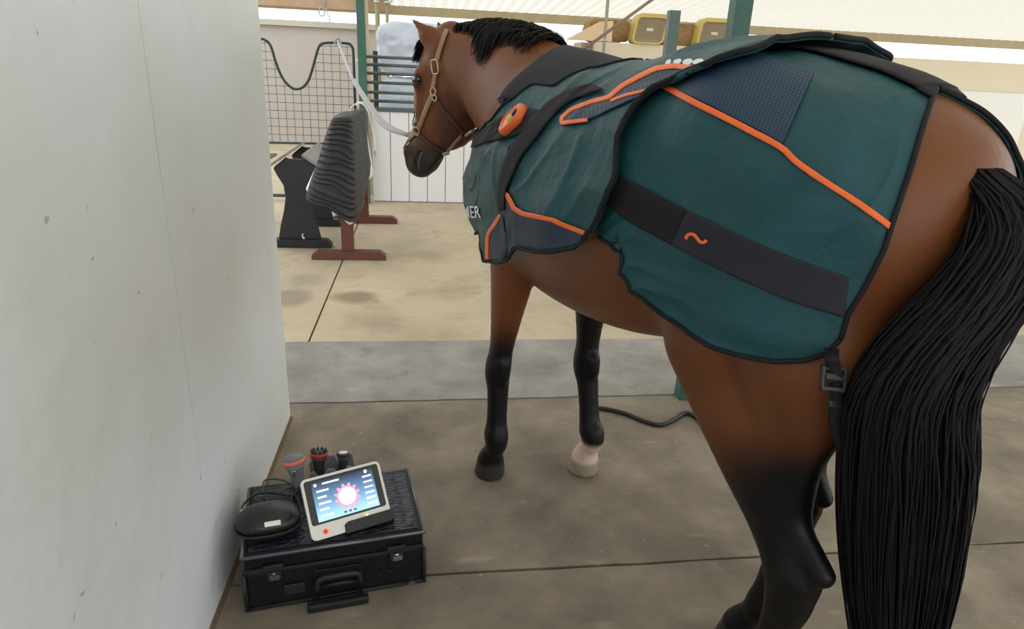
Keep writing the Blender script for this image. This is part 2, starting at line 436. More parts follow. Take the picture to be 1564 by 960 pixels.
def Dpt(u, e, off=0.0):
    fu = np.clip((u - U0) / (U1 - U0) * (NU - 1), 0, NU - 1.001); fe = np.clip((EE[0] - e) / (EE[0] - EE[-1]) * (NE - 1), 0, NE - 1.001)
    i, j = int(fu), int(fe); a, b = fu - i, fe - j
    r = (RHO[i, j] * (1 - a) + RHO[i + 1, j] * a) * (1 - b) + (RHO[i, j + 1] * (1 - a) + RHO[i + 1, j + 1] * a) * b + off
    c, dr = axis(u)
    return c + (dr * math.cos(e) + np.array([0, 0, math.sin(e)])) * r
def grid_faces(nu, nv, base=0):
    return [(base + i * nv + j, base + i * nv + j + 1, base + (i + 1) * nv + j + 1, base + (i + 1) * nv + j) for i in range(nu - 1) for j in range(nv - 1)]
DP = np.array([[W(Dpt(u, e, .03)) for e in EE] for u in EU])
D_f = grid_faces(NU, NE)
D_bvh = BVHTree.FromPolygons([Vector(p) for p in DP.reshape(-1, 3)], D_f)
def px_ue(px, py):
    """image point -> (u, e) on the drape surface"""
    for k in range(60):
        h = D_bvh.ray_cast(Vector(CPOS), Vector(ray(px, py)))
        if h[0] is not None: break
        cx, cy = 960, 330; d = math.hypot(cx - px, cy - py); px += (cx - px) / d * 1.5; py += (cy - py) / d * 1.5
    i, j = divmod(h[2], NE - 1)
    p = np.array(h[0]); A = np.stack([DP[i + 1, j] - DP[i, j], DP[i, j + 1] - DP[i, j]], 1)
    ab = np.linalg.lstsq(A, p - DP[i, j], rcond=None)[0]
    return np.array([EU[i] + ab[0] * (EU[1] - EU[0]), EE[j] + ab[1] * (EE[1] - EE[0])])
def ue_line(pts): return [px_ue(*p) for p in pts]
def coons(top, bot, front, rear, na, nb):
    """top/bot run front->rear, front/rear run top->bottom, all lists of (u,e)"""
    T_, B_, Fr, Re = resample(top, na), resample(bot, na), resample(front, nb), resample(rear, nb)
    a = np.linspace(0, 1, na)[:, None, None]; b = np.linspace(0, 1, nb)[None, :, None]
    return (1 - b) * T_[:, None] + b * B_[:, None] + (1 - a) * Fr[None] + a * Re[None] - ((1 - a) * (1 - b) * T_[0] + a * (1 - b) * T_[-1] + (1 - a) * b * B_[0] + a * b * B_[-1])
def wrinkle(p, amp, seed, f=(3.5, 6, 8), dirn=None):
    q = Vector((p[0] * f[0] + seed, p[1] * f[1], p[2] * f[2]))
    w = noise.noise(q) + .5 * noise.noise(q * 2.3)
    q2 = Vector((p[0] * 2.2 + seed * 3, p[1] * 2.2, p[2] * 2.2)); lo_ = noise.noise(q2)
    # ridged diagonal creases
    s_ = (p[0] * .75 + p[2] * .65) * 9 + 1.6 * noise.noise(q2 * 2.1)
    r_ = 1 - abs(noise.noise(Vector((s_, p[2] * 3.0 - p[0] * 3.0, seed))))  * 2
    return amp * (.55 * w + .35 * lo_ + .55 * max(0, r_) ** 2 * (.5 + lo_))
def liftw(a): t = max(0, min(1, (a - .72) / .28)); return t * t
def blanket_mesh(name, G2, off, amp, seed, material, parent, lift=0):
    na, nb = G2.shape[:2]; vs = []; fs = []; off0 = off
    for s in (1, -1):
        base = len(vs)
        for i in range(na):
            off = off0 + lift * liftw(i / (na - 1))
            for j in range(nb):
                u, e = G2[i, j]; p = Dpt(u, min(e, PI / 2), off)
                w = wrinkle(p if s > 0 else p + 3.3, amp, seed)
                fade = min(1, (PI / 2 - min(e, PI / 2)) / .35); w *= fade
                edge = j / (nb - 1)
                p = Dpt(u, min(e, PI / 2), off + w)
                vs.append(Vector(p * np.array([1, s, 1])) )
        f = grid_faces(na, nb, base)
        fs += f if s > 0 else [q[::-1] for q in f]
    vs = [Vector(W(v)) - Vector(HO) for v in vs]
    bm = bmesh.new(); bv = [bm.verts.new(v) for v in vs]
    for q in fs:
        try: bm.faces.new([bv[k] for k in q])
        except ValueError: pass
    bmesh.ops.remove_doubles(bm, verts=bm.verts[:], dist=.0012)
    me = bpy.data.meshes.new(name); bm.to_mesh(me); bm.free()
    me.polygons.foreach_set('use_smooth', [True] * len(me.polygons)); me.materials.append(material)
    o = bpy.data.objects.new(name, me); COL.objects.link(o); o.parent = parent
    bvh = BVHTree.FromPolygons([v.co + Vector(HO) for v in me.vertices], [tuple(p.vertices) for p in me.polygons])
    md = o.modifiers.new('thickness', 'SOLIDIFY'); md.thickness = .007; md.offset = -1
    return o, bvh

R_ = math.radians
# front piece (shoulders, chest, saddle) ---------------------------------------------------
f_rear = ue_line([(1215, 61), (1150, 78), (1085, 103), (1040, 118), (1000, 137), (975, 160), (955, 190), (945, 220), (942, 250), (944, 275), (934, 305), (918, 335), (905, 355)])
f_rear[0][1] = PI / 2
f_hem = ue_line([(897, 366), (880, 378), (850, 383), (815, 382), (790, 378), (782, 386), (774, 398), (755, 402), (736, 400), (728, 385)])
f_neck = ue_line([(870, 142), (845, 128), (815, 126), (780, 150), (745, 186), (722, 215)])
print('rear', [tuple(np.round(p, 2)) for p in f_rear]); print('hem', [tuple(np.round(p, 2)) for p in f_hem]); print('neck', [tuple(np.round(p, 2)) for p in f_neck])
U_sp = f_rear[0][0]
top = [np.array([U1, f_neck[-1][1] - .03])] + f_neck[::-1][:-1] + [np.array([-.39, R_(68)]), np.array([-.44, PI / 2])] + [np.array([u, PI / 2]) for u in np.linspace(-.5, U_sp, 8)]
bot = [np.array([U1, -.76]), np.array([.25, -.76]), np.array([.06, -.74])] + f_hem[::-1]
bot = bot + [f_rear[-1]]
front = [top[0], bot[0]]
M_teal = mat('teal_cloth', (.011, .068, .082), rough=.55, noise_amt=.22, noise_scale=8, bump=.4, bump_scale=38, spec=.35)
M_teal2 = mat('teal_cloth_lower', (.012, .085, .105), rough=.5, noise_amt=.2, noise_scale=8, bump=.35, bump_scale=40, sheen=.2)
def add_creases(M, scale, strength, dist):
    nt = M.node_tree; b = nt.nodes['Principled BSDF']; tc = nt.nodes.new('ShaderNodeTexCoord'); mp = nt.nodes.new('ShaderNodeMapping'); mp.inputs['Rotation'].default_value = (.5, .6, .3); mp.inputs['Scale'].default_value = (1, .45, 1.3)
    n = nt.nodes.new('ShaderNodeTexNoise'); n.noise_type = 'RIDGED_MULTIFRACTAL'; n.inputs['Scale'].default_value = scale; n.inputs['Detail'].default_value = 3
    bp = nt.nodes.new('ShaderNodeBump'); bp.inputs['Strength'].default_value = strength; bp.inputs['Distance'].default_value = dist
    old = b.inputs['Normal'].links[0].from_socket; nt.links.new(tc.outputs['Object'], mp.inputs['Vector']); nt.links.new(mp.outputs['Vector'], n.inputs['Vector']); nt.links.new(n.outputs['Fac'], bp.inputs['Height']); nt.links.new(old, bp.inputs['Normal']); nt.links.new(bp.outputs['Normal'], b.inputs['Normal'])
add_creases(M_teal, 6, .8, .045)
M_navy = mat('navy_cloth', (.010, .030, .062), rough=.6, noise_amt=.2, noise_scale=14, bump=.3, bump_scale=60)
M_dark = mat('charcoal_webbing', (.014, .013, .017), rough=.75, spec=.25, noise_amt=.15, noise_scale=30)
M_band = mat('plum_grey_webbing', (.022, .021, .034), rough=.65, spec=.3, noise_amt=.15, noise_scale=30)
M_black = mat('black_plastic', (.012, .012, .014), rough=.4)
M_orange = mat('orange_piping', (.90, .16, .03), rough=.5)
M_guard = mat('grey_neck_lining', (.028, .028, .036), rough=.8, spec=.2, noise_amt=.15, noise_scale=10)
M_whitep = mat('white_print', (.80, .85, .88), rough=.5)
# blue mesh cloth with a fine woven pattern
M_meshc = mat('blue_mesh_cloth', (.012, .045, .10), rough=.6)
def add_weave(M, ca, cb, scale):
    nt = M.node_tree; b = nt.nodes['Principled BSDF']; uv = nt.nodes.new('ShaderNodeUVMap'); v = nt.nodes.new('ShaderNodeTexVoronoi')
    v.feature = 'DISTANCE_TO_EDGE'; v.inputs['Scale'].default_value = scale; v.inputs['Randomness'].default_value = .12
    r = nt.nodes.new('ShaderNodeValToRGB'); r.color_ramp.elements[0].color = (*ca, 1); r.color_ramp.elements[1].color = (*cb, 1)
    r.color_ramp.elements[0].position = .06; r.color_ramp.elements[1].position = .22
    nt.links.new(uv.outputs['UV'], v.inputs['Vector']); nt.links.new(v.outputs['Distance'], r.inputs['Fac']); nt.links.new(r.outputs['Color'], b.inputs['Base Color'])
add_weave(M_meshc, (.020, .062, .125), (.005, .018, .042), 24)

blanket = thing('horse_blanket', 'teal quilted therapy blanket with orange piping worn by the bay horse', 'horse blanket', tuple(HO))
G2 = coons(top, bot, front, f_rear, 190, 120)
frontp, fbvh = blanket_mesh('front_panel', G2, .024, .018, 3.1, M_teal, blanket, lift=.010)

# rear piece ---------------------------------------------------------------------------------
r_hem = ue_line([(903, 364), (922, 378), (938, 394), (938, 420), (955, 448), (1000, 490), (1040, 518), (1080, 538), (1120, 552), (1170, 562), (1220, 560), (1255, 550), (1277, 528)])
r_rear = ue_line([(1277, 528), (1290, 485), (1318, 440)])
print('rhem', [tuple(np.round(p, 2)) for p in r_hem]); print('rrear', [tuple(np.round(p, 2)) for p in r_rear])
uf = f_rear
r_front = [np.array([p[0] + .05 + .08 * (1 - abs(k - 6) / 6), p[1]]) for k, p in enumerate(f_rear[:-1])] + [r_hem[0]]
u_end = XR - .16
rear_c = [np.array([u_end, PI / 2]), np.array([u_end, R_(50)]), np.array([u_end + .01, R_(20)])] + r_rear[::-1]
rtop = [np.array([u, PI / 2]) for u in np.linspace(r_front[0][0], u_end, 10)]
G3 = coons(rtop, r_hem, r_front, rear_c, 190, 130)
rearp, rbvh = blanket_mesh('rear_panel', G3, .008, .015, 11.7, M_teal2 if False else M_teal, blanket)
RV = Vector(HO)

# ------------------------------------------------------------------ things laid on a surface along image outlines
def on(bvh, px, py, off):
    """point of the surface seen at an image position, lifted by off along the surface normal"""
    x0, y0 = px, py
    for k in range(80):
        d = Vector(ray(px, py)); h = bvh.ray_cast(Vector(CPOS), d)
        if h[0] is not None: break
        c = CENT; dd = math.hypot(c[0] - px, c[1] - py); px += (c[0] - px) / dd; py += (c[1] - py) / dd
    n = h[1]
    if n.dot(d) > 0: n = -n
    if off and abs(n.dot(d)) < .25: n = (n - d * .4).normalized()
    return h[0] + n * off
CENT = (960, 330)
def patch(name, bvh, A, B, nu, nv, off, material, parent, thick=.002, uvs=None, origin=RV, subpx=False, smooth_line=True):
    A = resample(catmull(A, 6) if smooth_line else A, nu); B = resample(catmull(B, 6) if smooth_line else B, nu); vs = []; 
    for i in range(nu):
        for j in range(nv):
            t = j / (nv - 1); p = A[i] * (1 - t) + B[i] * t; vs.append(on(bvh, p[0], p[1], off) - origin)
    fs = grid_faces(nu, nv)
    o = link_mesh(name, vs, fs, material, parent)
    bm = bmesh.new(); bm.from_mesh(o.data); 
    # face the camera side
    f = bm.faces[:][len(bm.faces) // 2]; c_ = f.calc_center_median() + origin - Vector(CPOS)
    if f.normal.dot(c_) > 0: bmesh.ops.reverse_faces(bm, faces=bm.faces[:])
    if uvs:
        l = bm.loops.layers.uv.new('UVMap')
        for fc in bm.faces:
            for lp in fc.loops:
                i, j = divmod(lp.vert.index, nv); lp[l].uv = (i / (nu - 1) * uvs[0], j / (nv - 1) * uvs[1])
    bm.to_mesh(o.data); bm.free()
    md = o.modifiers.new('thickness', 'SOLIDIFY'); md.thickness = thick; md.offset = 0
    return o
def strip(name, bvh, line, w, off, material, parent, n=60, thick=.0016, origin=RV, w_end=None, nv=4, smooth_line=True):
    L = resample(catmull(line, 6) if smooth_line else line, n); tg = np.gradient(L, axis=0); tg /= np.linalg.norm(tg, axis=1)[:, None]
    nr = np.stack([-tg[:, 1], tg[:, 0]], 1)
    ww = np.linspace(w, w_end if w_end else w, n)[:, None]
    A = L + nr * ww / 2; B = L - nr * ww / 2; vs = []
    for i in range(n):
        for j in range(nv):
            t = j / (nv - 1); p = A[i] * (1 - t) + B[i] * t; vs.append(on(bvh, p[0], p[1], off) - origin)
    o = link_mesh(name, vs, grid_faces(n, nv), material, parent)
    md = o.modifiers.new('thickness', 'SOLIDIFY'); md.thickness = thick; md.offset = 0
    return o
def tube_on(name, bvh, line, r, off, material, parent, n=60, origin=RV, flat=1.0):
    L = resample(catmull(line, 6), n)
    pts = [on(bvh, p[0], p[1], off) - origin for p in L]
    for _ in range(2): pts = [pts[0]] + [(pts[i - 1] + pts[i] * 2 + pts[i + 1]) / 4 for i in range(1, n - 1)] + [pts[-1]]
    mb = MB(); mb.tube(pts, r, 8, flat=flat); return mb.build(name, material, parent)

# bindings along the cloth's own edges
def wpt(u, e, s, off, amp, seed):
    e = min(e, PI / 2); p = Dpt(u, e, off); w = wrinkle(p if s > 0 else p + 3.3, amp, seed) * min(1, (PI / 2 - e) / .35)
    return Dpt(u, e, off + w + .002) * np.array([1, s, 1])
def edge_binding(G2, side, off, r, parent, name='edge_binding', sides=(1, -1), amp=.018, seed=3.1, lift=0):
    for s in sides:
        if side == 'rear': seq = [(*G2[-1, j], 1) for j in range(G2.shape[1])]
        elif side == 'hem': seq = [(*G2[i, -1], i / (G2.shape[0] - 1)) for i in range(G2.shape[0])]
        elif side == 'top': seq = [(*G2[i, 0], i / (G2.shape[0] - 1)) for i in range(G2.shape[0])]
        pts = [Vector(W(wpt(u, e, s, off + lift * liftw(a_), amp, seed))) - RV for u, e, a_ in seq if e < PI / 2 - .01]
        pts = pts[::2]
        mb = MB(); mb.tube(pts, r, 8); mb.build(name, M_dark, parent)
edge_binding(G2, 'rear', .024, .0060, frontp, lift=.010); edge_binding(G2, 'hem', .024, .0045, frontp, lift=.010); edge_binding(G2, 'top', .024, .004, frontp, lift=.010)
edge_binding(G3, 'hem', .008, .0045, rearp, amp=.015, seed=11.7); edge_binding(G3, 'rear', .008, .0045, rearp, amp=.015, seed=11.7)

# rear piece details
strip('orange_piping', rbvh, [(1012, 131), (1055, 154), (1097, 175), (1145, 200), (1193, 226), (1221, 251), (1270, 284), (1325, 321), (1400, 375)], 9.5, .004, M_orange, rearp, n=90)
patch('mesh_panel', rbvh, [(1040, 112), (1100, 90), (1156, 82), (1200, 97), (1243, 113)], [(1016, 129), (1075, 157), (1120, 180), (1160, 201), (1196, 221)], 60, 30, .003, M_meshc, rearp, uvs=(1.5, 1))
patch('waist_band', rbvh, [(930, 252), (944, 264), (990, 290), (1049, 321)], [(915, 302), (930, 311), (962, 338), (1026, 373)], 40, 16, .004, M_dark, rearp)
patch('waist_band', rbvh, [(1049, 321), (1147, 366), (1220, 396), (1297, 424)], [(1026, 373), (1080, 401), (1136, 428), (1210, 460), (1289, 484)], 60, 16, .003, M_band, rearp)
til = [(1051, 366), (1055, 358), (1062, 356), (1069, 362), (1076, 368), (1083, 364)]
strip('emblem', rbvh, [(1051, 365), (1054, 359), (1060, 357), (1066, 361), (1071, 368), (1077, 371), (1083, 367)], 5.0, .006, M_orange, rearp, n=24)
# spine band on the croup
vs = []; us = np.linspace(r_front[0][0] + .0, u_end, 60)
for u in us:
    for k in range(9):
        y = (k - 4) / 4; e = PI / 2 - abs(y) * .17
        vs.append(Vector(W(Dpt(u, e, .0145) * np.array([1, 1 if y >= 0 else -1, 1]))) - RV)
o = link_mesh('spine_band', vs, grid_faces(60, 9), M_dark, rearp); o.modifiers.new('t', 'SOLIDIFY').thickness = .003

# front piece details
strip('orange_piping', fbvh, [(771, 295), (777, 298), (787, 318), (800, 326), (847, 336), (895, 356)], 7, .005, M_orange, frontp, n=60, smooth_line=False)
strip('orange_piping', fbvh, [(766, 328), (757, 343), (748, 357), (746, 375), (746, 396)], 5, .005, M_orange, frontp, n=40)
strip('orange_piping', fbvh, [(900, 185), (860, 190), (860, 182), (874, 169), (905, 158), (932, 151), (952, 134), (980, 119), (1004, 108), (1030, 104), (1061, 107)], 5.5, .006, M_orange, frontp, n=110, w_end=8, smooth_line=False)
strip('orange_piping', fbvh, [(935, 157), (955, 149), (975, 144), (992, 140)], 4, .006, M_orange, frontp, n=24)
patch('mesh_pocket', fbvh, [(862, 183), (876, 170), (906, 159), (932, 152), (954, 135), (985, 118), (1010, 109), (1058, 110)], [(864, 188), (885, 187), (905, 182), (935, 168), (958, 158), (992, 143), (1016, 132), (1040, 119)], 70, 12, .004, M_meshc, frontp, uvs=(1.2, .25))
patch('hem_panel', fbvh, [(772, 300), (778, 312), (790, 324), (820, 331), (847, 337), (893, 357)], [(778, 392), (784, 379), (800, 377), (830, 380), (855, 379), (888, 370)], 60, 16, .003, M_navy, frontp)
patch('hem_panel', fbvh, [(764, 331), (755, 347), (748, 360), (747, 380), (747, 397)], [(770, 331), (772, 350), (776, 365), (778, 380), (773, 394)], 40, 8, .003, M_navy, frontp)
patch('shoulder_band', fbvh, [(905, 130), (877, 138), (848, 152), (825, 172), (800, 203), (778, 236), (767, 270), (764, 300), (766, 322)], [(925, 140), (895, 148), (865, 163), (842, 186), (822, 212), (800, 240), (786, 268), (775, 296), (774, 320)], 70, 8, .008, M_dark, frontp)
patch('chest_strap', fbvh, [(835, 172), (806, 168), (778, 176), (752, 189), (726, 212)], [(808, 200), (790, 208), (768, 214), (748, 217), (722, 226)], 50, 12, .008, M_dark, frontp)
for i, (x_, y_) in enumerate([(1022, 98), (1036, 97), (1052, 97), (1068, 97)]):
    w_ = (4, 6, 7.5, 8)[i]; vs = [on(fbvh, x_, y_, .005) - RV]; n_ = 20
    for k in range(n_):
        a = 2 * PI * k / n_; dx, dy = w_ * math.cos(a), 4.6 * math.sin(a); vs.append(on(fbvh, x_ + dx + -dy * .5, y_ + dy, .005) - RV)
    link_mesh('printed_dot', vs, [(0, 1 + k, 1 + (k + 1) % n_) for k in range(n_)], M_whitep, frontp)

def text_on(name, text, bvh, org, ux, uy, material, parent, off, size=1.0):
    """printed lettering laid on a surface; org/ux/uy in image units"""
    cu = bpy.data.curves.new('t', 'FONT'); cu.body = text; cu.size = size; cu.resolution_u = 3; cu.offset = .012
    to = bpy.data.objects.new('t', cu); COL.objects.link(to); bpy.context.view_layer.update()
    me = bpy.data.meshes.new_from_object(to.evaluated_get(bpy.context.evaluated_depsgraph_get())); bpy.data.objects.remove(to)
    vs = [on(bvh, org[0] + v.co.x * ux[0] + v.co.y * uy[0], org[1] + v.co.x * ux[1] + v.co.y * uy[1], off) - RV for v in me.vertices]
    o = link_mesh(name, vs, [tuple(p.vertices) for p in me.polygons], material, parent, smooth=False); return o
text_on('lettering', 'MER', fbvh, (709, 330.5), (14.5, 1.0), (-3, -25), M_whitep, frontp, .006)

# orange controller on the chest strap
c0 = on(fbvh, 789, 187, .010); nrm = (on(fbvh, 789, 187, .05) - on(fbvh, 789, 187, .0)).normalized()
ux_ = (on(fbvh, 798, 180, 0) - on(fbvh, 781, 194, 0)).normalized(); ux_ = (ux_ - nrm * ux_.dot(nrm)).normalized(); uy_ = nrm.cross(ux_)
Rc = Matrix((ux_, uy_, nrm)).transposed()
def lathe_ell(prof, sx, sy, pos, n=28):
    mb = MB(); vs = []; fs = []
    for r, z in prof:
        for k in range(n):
            a = 2 * PI * k / n; q = 1 / (abs(math.cos(a)) ** 3 + abs(math.sin(a)) ** 3) ** (1 / 3)
            vs.append(Rc @ Vector((r * q * math.cos(a) * sx, r * q * math.sin(a) * sy, z)) + pos)
    for i in range(len(prof) - 1):
        for k in range(n): fs.append((i * n + k, i * n + (k + 1) % n, (i + 1) * n + (k + 1) % n, (i + 1) * n + k))
    fs.append(tuple(range(n))[::-1]); fs.append(tuple((len(prof) - 1) * n + k for k in range(n)))
    return mb.add(vs, fs, True)
ctl = lathe_ell([(.9, -.012), (1, -.004), (1, .010), (.93, .016), (.80, .019), (.70, .015), (.55, .014)], .053, .038, c0 - RV).build('controller', mat('orange_rubber', (.85, .15, .03), rough=.35), blanket)
ctl2 = lathe_ell([(.36, .0), (.32, .006), (.2, .009), (.05, .010)], .036, .038, c0 - RV + nrm * .012).build('display', mat('lime_gold_display', (.22, .24, .05), rough=.25, emit=(.6, .7, .15), emit_s=.15), ctl)
lathe_ell([(.55, .0), (.5, .006), (.05, .008)], .022, .016, c0 - RV + nrm * .014 + ux_ * .026).build('knob', M_black, ctl)

# grey neck lining over the withers, under the front piece
nrows_n = nrows
_e = nrows[0].copy(); _e[0] -= .40; _e[2] -= .02; nrows = [nrows[0] * (1 - k / 8) + _e * (k / 8) for k in range(8, 0, -1)] + list(nrows_n)
def neck_ring(t, ang):
    k = t * (len(nrows) - 1); i = min(int(k), len(nrows) - 2); f = k - i; r = nrows[i] * (1 - f) + nrows[i + 1] * f
    c, n = r[:3], r[5:8]; u = nrows[i + 1][:3] - nrows[i][:3]; u = u / np.linalg.norm(u); n = n - u * (n @ u); n /= np.linalg.norm(n); l = np.cross(n, u)
    if l[1] < 0: l = -l
    d = n * math.cos(ang) + l * math.sin(ang)
    h = loc_bvh.ray_cast(Vector(c), Vector(d)); return np.array(h[0]) + d * .016
vs = []; NA, NB = 26, 50
for i in range(NA):
    for j in range(NB):
        a = -.9 + 1.8 * j / (NB - 1); t = -0.0 + (.418 - .078 * abs(a)) * i / (NA - 1)
        vs.append(Vector(W(neck_ring(t, a))) - RV)
for _ in range(3):
    vs2 = list(vs)
    for i in range(1, NA - 1):
        for j in range(1, NB - 1): vs2[i * NB + j] = (vs[(i - 1) * NB + j] + vs[(i + 1) * NB + j] + vs[i * NB + j - 1] + vs[i * NB + j + 1]) / 4
    vs = vs2
o = link_mesh('neck_lining', vs, grid_faces(NA, NB), M_guard, blanket); md = o.modifiers.new('t', 'SOLIDIFY'); md.thickness = .008; md.offset = 0
# ------------------------------------------------------------------ hair, eyes, tail
nrows = nrows_n
M_hair = mat('black_horse_hair', (.007, .006, .008), rough=.6, spec=.22, noise_amt=.3, noise_scale=40)
M_eye = mat('horse_eye', (.012, .007, .005), rough=.06, spec=.8, coat=.6)
OFF = Vector(HO)
CENT = (685, 140)
_e0 = Lc(on(body_bvh, 637, 121, -.009)) - horg; _et, _en, _es = _e0 @ ha / HSC, _e0 @ hn, _e0 @ hs
for s in (1, -1):
    mb = MB(); c = hd(_et, _en, _es * s)
    prof = [(.0185 * math.sin(PI * k / 10) + 1e-4, -.0185 * math.cos(PI * k / 10)) for k in range(11)]
    mb.lathe(prof, Vector(W(c)) - OFF, 20); ey = mb.build('eye', M_eye, horse)
    for dz, r_ in ((-.014, .0045), (.013, .004)):
        pts = []
        for k in range(9):
            a = -1.1 + 2.2 * k / 8; p = c + ha * (dz * (1 - .25 * (k - 4) ** 2 / 16)) + hn * (.021 * math.sin(a)) + hs * s * (.016 * math.cos(a)); pts.append(Vector(W(p)) - OFF)
        mb = MB(); mb.tube(pts, [.002] + [r_] * 7 + [.002], 8); mb.build('eyelid', mat('dark_eyelid', (.035, .018, .014), rough=.5), ey)

def strands(name, gen, n, r0, parent, material=M_hair, sides=4):
    mb = MB()
    for i in range(n):
        pts, r = gen(i)
        pts = catmull(pts, 3); N = len(pts)
        mb.tube([Vector(W(p)) - OFF for p in pts], [r * (1 - .85 * (k / (N - 1)) ** 1.5) + .0006 for k in range(N)], sides, flat=.6)
    return mb.build(name, material, parent, recalc=False)
rnd = random.Random(3)
def nsurf(t, ang, off):
    k = t * (len(nrows) - 1); i = min(int(k), len(nrows) - 2); f = k - i; r = nrows[i] * (1 - f) + nrows[i + 1] * f
    c, n = r[:3], r[5:8]; u = nrows[i + 1][:3] - nrows[i][:3]; u = u / np.linalg.norm(u); n = n - u * (n @ u); n /= np.linalg.norm(n); l = np.cross(n, u)
    if l[1] < 0: l = -l
    d = n * math.cos(ang) + l * math.sin(ang)
    h = loc_bvh.ray_cast(Vector(c), Vector(d))
    if h[0] is None or h[3] > .4: return c + d * (r[3] + off)
    return np.array(h[0]) + d * off
def mane_gen(i):
    t = rnd.uniform(.33, 1.0)
    tuft = math.exp(-((t - .60) / .085) ** 2)
    L = (.10 + .14 * rnd.random()) + .75 * tuft * rnd.uniform(.3, 1)
    if t > .85: L *= .75
    side = 1 if rnd.random() < .5 or (tuft > .5 and rnd.random() < .6) else -1
    if side < 0: L = rnd.uniform(.5, 1.5)
    a0 = rnd.uniform(-.25, .25) * side; pts = []
    lift = .006 + .014 * rnd.random(); tt = t; drift = rnd.uniform(-.03, .05)
    for k in range(6):
        f = k / 5; ang = a0 + side * L * f; o = .002 + lift * math.sin(PI * min(1, f * .9 + .12)) + .010 * (1 - f)
        pts.append(nsurf(min(1, max(0, tt + drift * f)), ang, o))
    return pts, rnd.uniform(.002, .0042)
strands('mane', mane_gen, 1700, .006, horse)
def fore_gen(i):
    s = rnd.uniform(-.032, .032); L = rnd.uniform(.04, .10); f0 = rnd.uniform(-.02, .02)
    p = [hd(-.03 + f0, .02, s * .6), hd(-.01, .055 + rnd.uniform(0, .02), s), hd(.03 + L * .4, .082 + rnd.uniform(0, .018), s * 1.2 + .01), hd(.04 + L, .092 + rnd.uniform(0, .014), s * 1.3 + .012)]
    return p, rnd.uniform(.0018, .0035)
strands('forelock', fore_gen, 260, .005, horse)
TP = [np.array([-1.36, 0, 1.40]), np.array([-1.455, 0.01, 1.30])] + [Lc(at_y(*q)) for q in ((1405, 560, .90), (1385, 700, .93), (1375, 840, .98), (1370, 1000, 1.06), (1375, 1190, 1.10))]
TPs = np.array(catmull(TP, 6)); NTP = len(TPs)
def tail_gen(i):
    a = rnd.uniform(0, 2 * PI); q = math.sqrt(rnd.random()); st = rnd.random() ** 2 * .35; en = rnd.uniform(.72, 1.0); pts = []
    wav = rnd.uniform(0, 6); 
    for k in range(8):
        f = st + (en - st) * k / 7; c = TPs[min(NTP - 1, int(f * (NTP - 1)))]
        R = .030 + .095 * min(1, f * 2.0) - .05 * max(0, f - .7) / .3
        sw = .005 * math.sin(wav + f * 5)
        pts.append(c + np.array([math.cos(a) * R * q * .8 + sw, math.sin(a) * R * q + sw, 0]))
    return pts, rnd.uniform(.0018, .0038)
strands('tail', tail_gen, 2400, .005, horse)

# ------------------------------------------------------------------ halter
CENT = (685, 140)
M_leather = mat('tan_leather', (.33, .20, .12), rough=.5, noise_amt=.25, noise_scale=60)
M_leatherd = mat('dark_leather', (.060, .032, .022), rough=.5, noise_amt=.25, noise_scale=60)
M_brass = mat('worn_brass', (.55, .42, .26), rough=.35, metal=.8)
M_steel = mat('steel_hardware', (.55, .55, .53), rough=.3, metal=.9)
halter = thing('halter', 'tan leather halter with brass rings on the bay horse\'s head', 'halter', tuple(HORG))
HO2 = Vector(HORG)
def hstrap(name, line, w, m, off=.006, n=30, w_end=None): return strip(name, body_bvh, line, w, off, m, halter, n=n, thick=.004, origin=HO2, w_end=w_end, nv=4)
def mark(name, line, w, m, off=.0015, n=24, w_end=None): return strip(name, body_bvh, line, w, off, m, horse, n=n, thick=.001, origin=OFF, w_end=w_end, nv=4)
M_hole_shade = mat('painted_hole_shade', (.006, .004, .004), rough=.7)  # near-black that paints the shade inside nostril and mouth
mark('nostril_shade', [(641, 229), (637, 235), (634, 243), (634, 251), (638, 257)], 4.5, M_hole_shade, w_end=2.5)  # flat strip painting the dark of the nostril hollow
mark('nostril_highlight', [(645, 232), (642, 240), (640, 249), (641, 258)], 1.8, mat('painted_skin_highlight', (.16, .12, .11), rough=.4), off=.004)  # pale streak beside the nostril, a highlight painted on the muzzle
mark('mouth_shade', [(650, 262), (660, 252), (668, 243), (675, 238)], 1.8, M_hole_shade)  # shade between the lips, painted as a thin dark strip
hstrap('crownpiece', [(684, 47), (679, 58), (673, 76), (669, 92)], 6.5, M_leather)
hstrap('cheekpiece', [(667, 112), (664, 124), (662, 137)], 6, M_leather)
hstrap('cheekpiece', [(662, 144), (655, 160), (648, 177), (640, 196)], 7, M_leather)
hstrap('noseband', [(637, 200), (629, 207), (621, 216), (614, 224)], 9, M_leather)
hstrap('noseband', [(624, 177), (628, 184), (635, 192)], 3.5, M_leatherd)
hstrap('noseband', [(641, 204), (650, 214), (662, 223), (677, 231)], 4.5, M_leatherd)
hstrap('chin_strap', [(684, 229), (693, 219), (705, 205)], 4, M_leather)
hstrap('throat_strap', [(666, 150), (678, 168), (692, 184), (708, 202)], 4.5, M_leatherd)
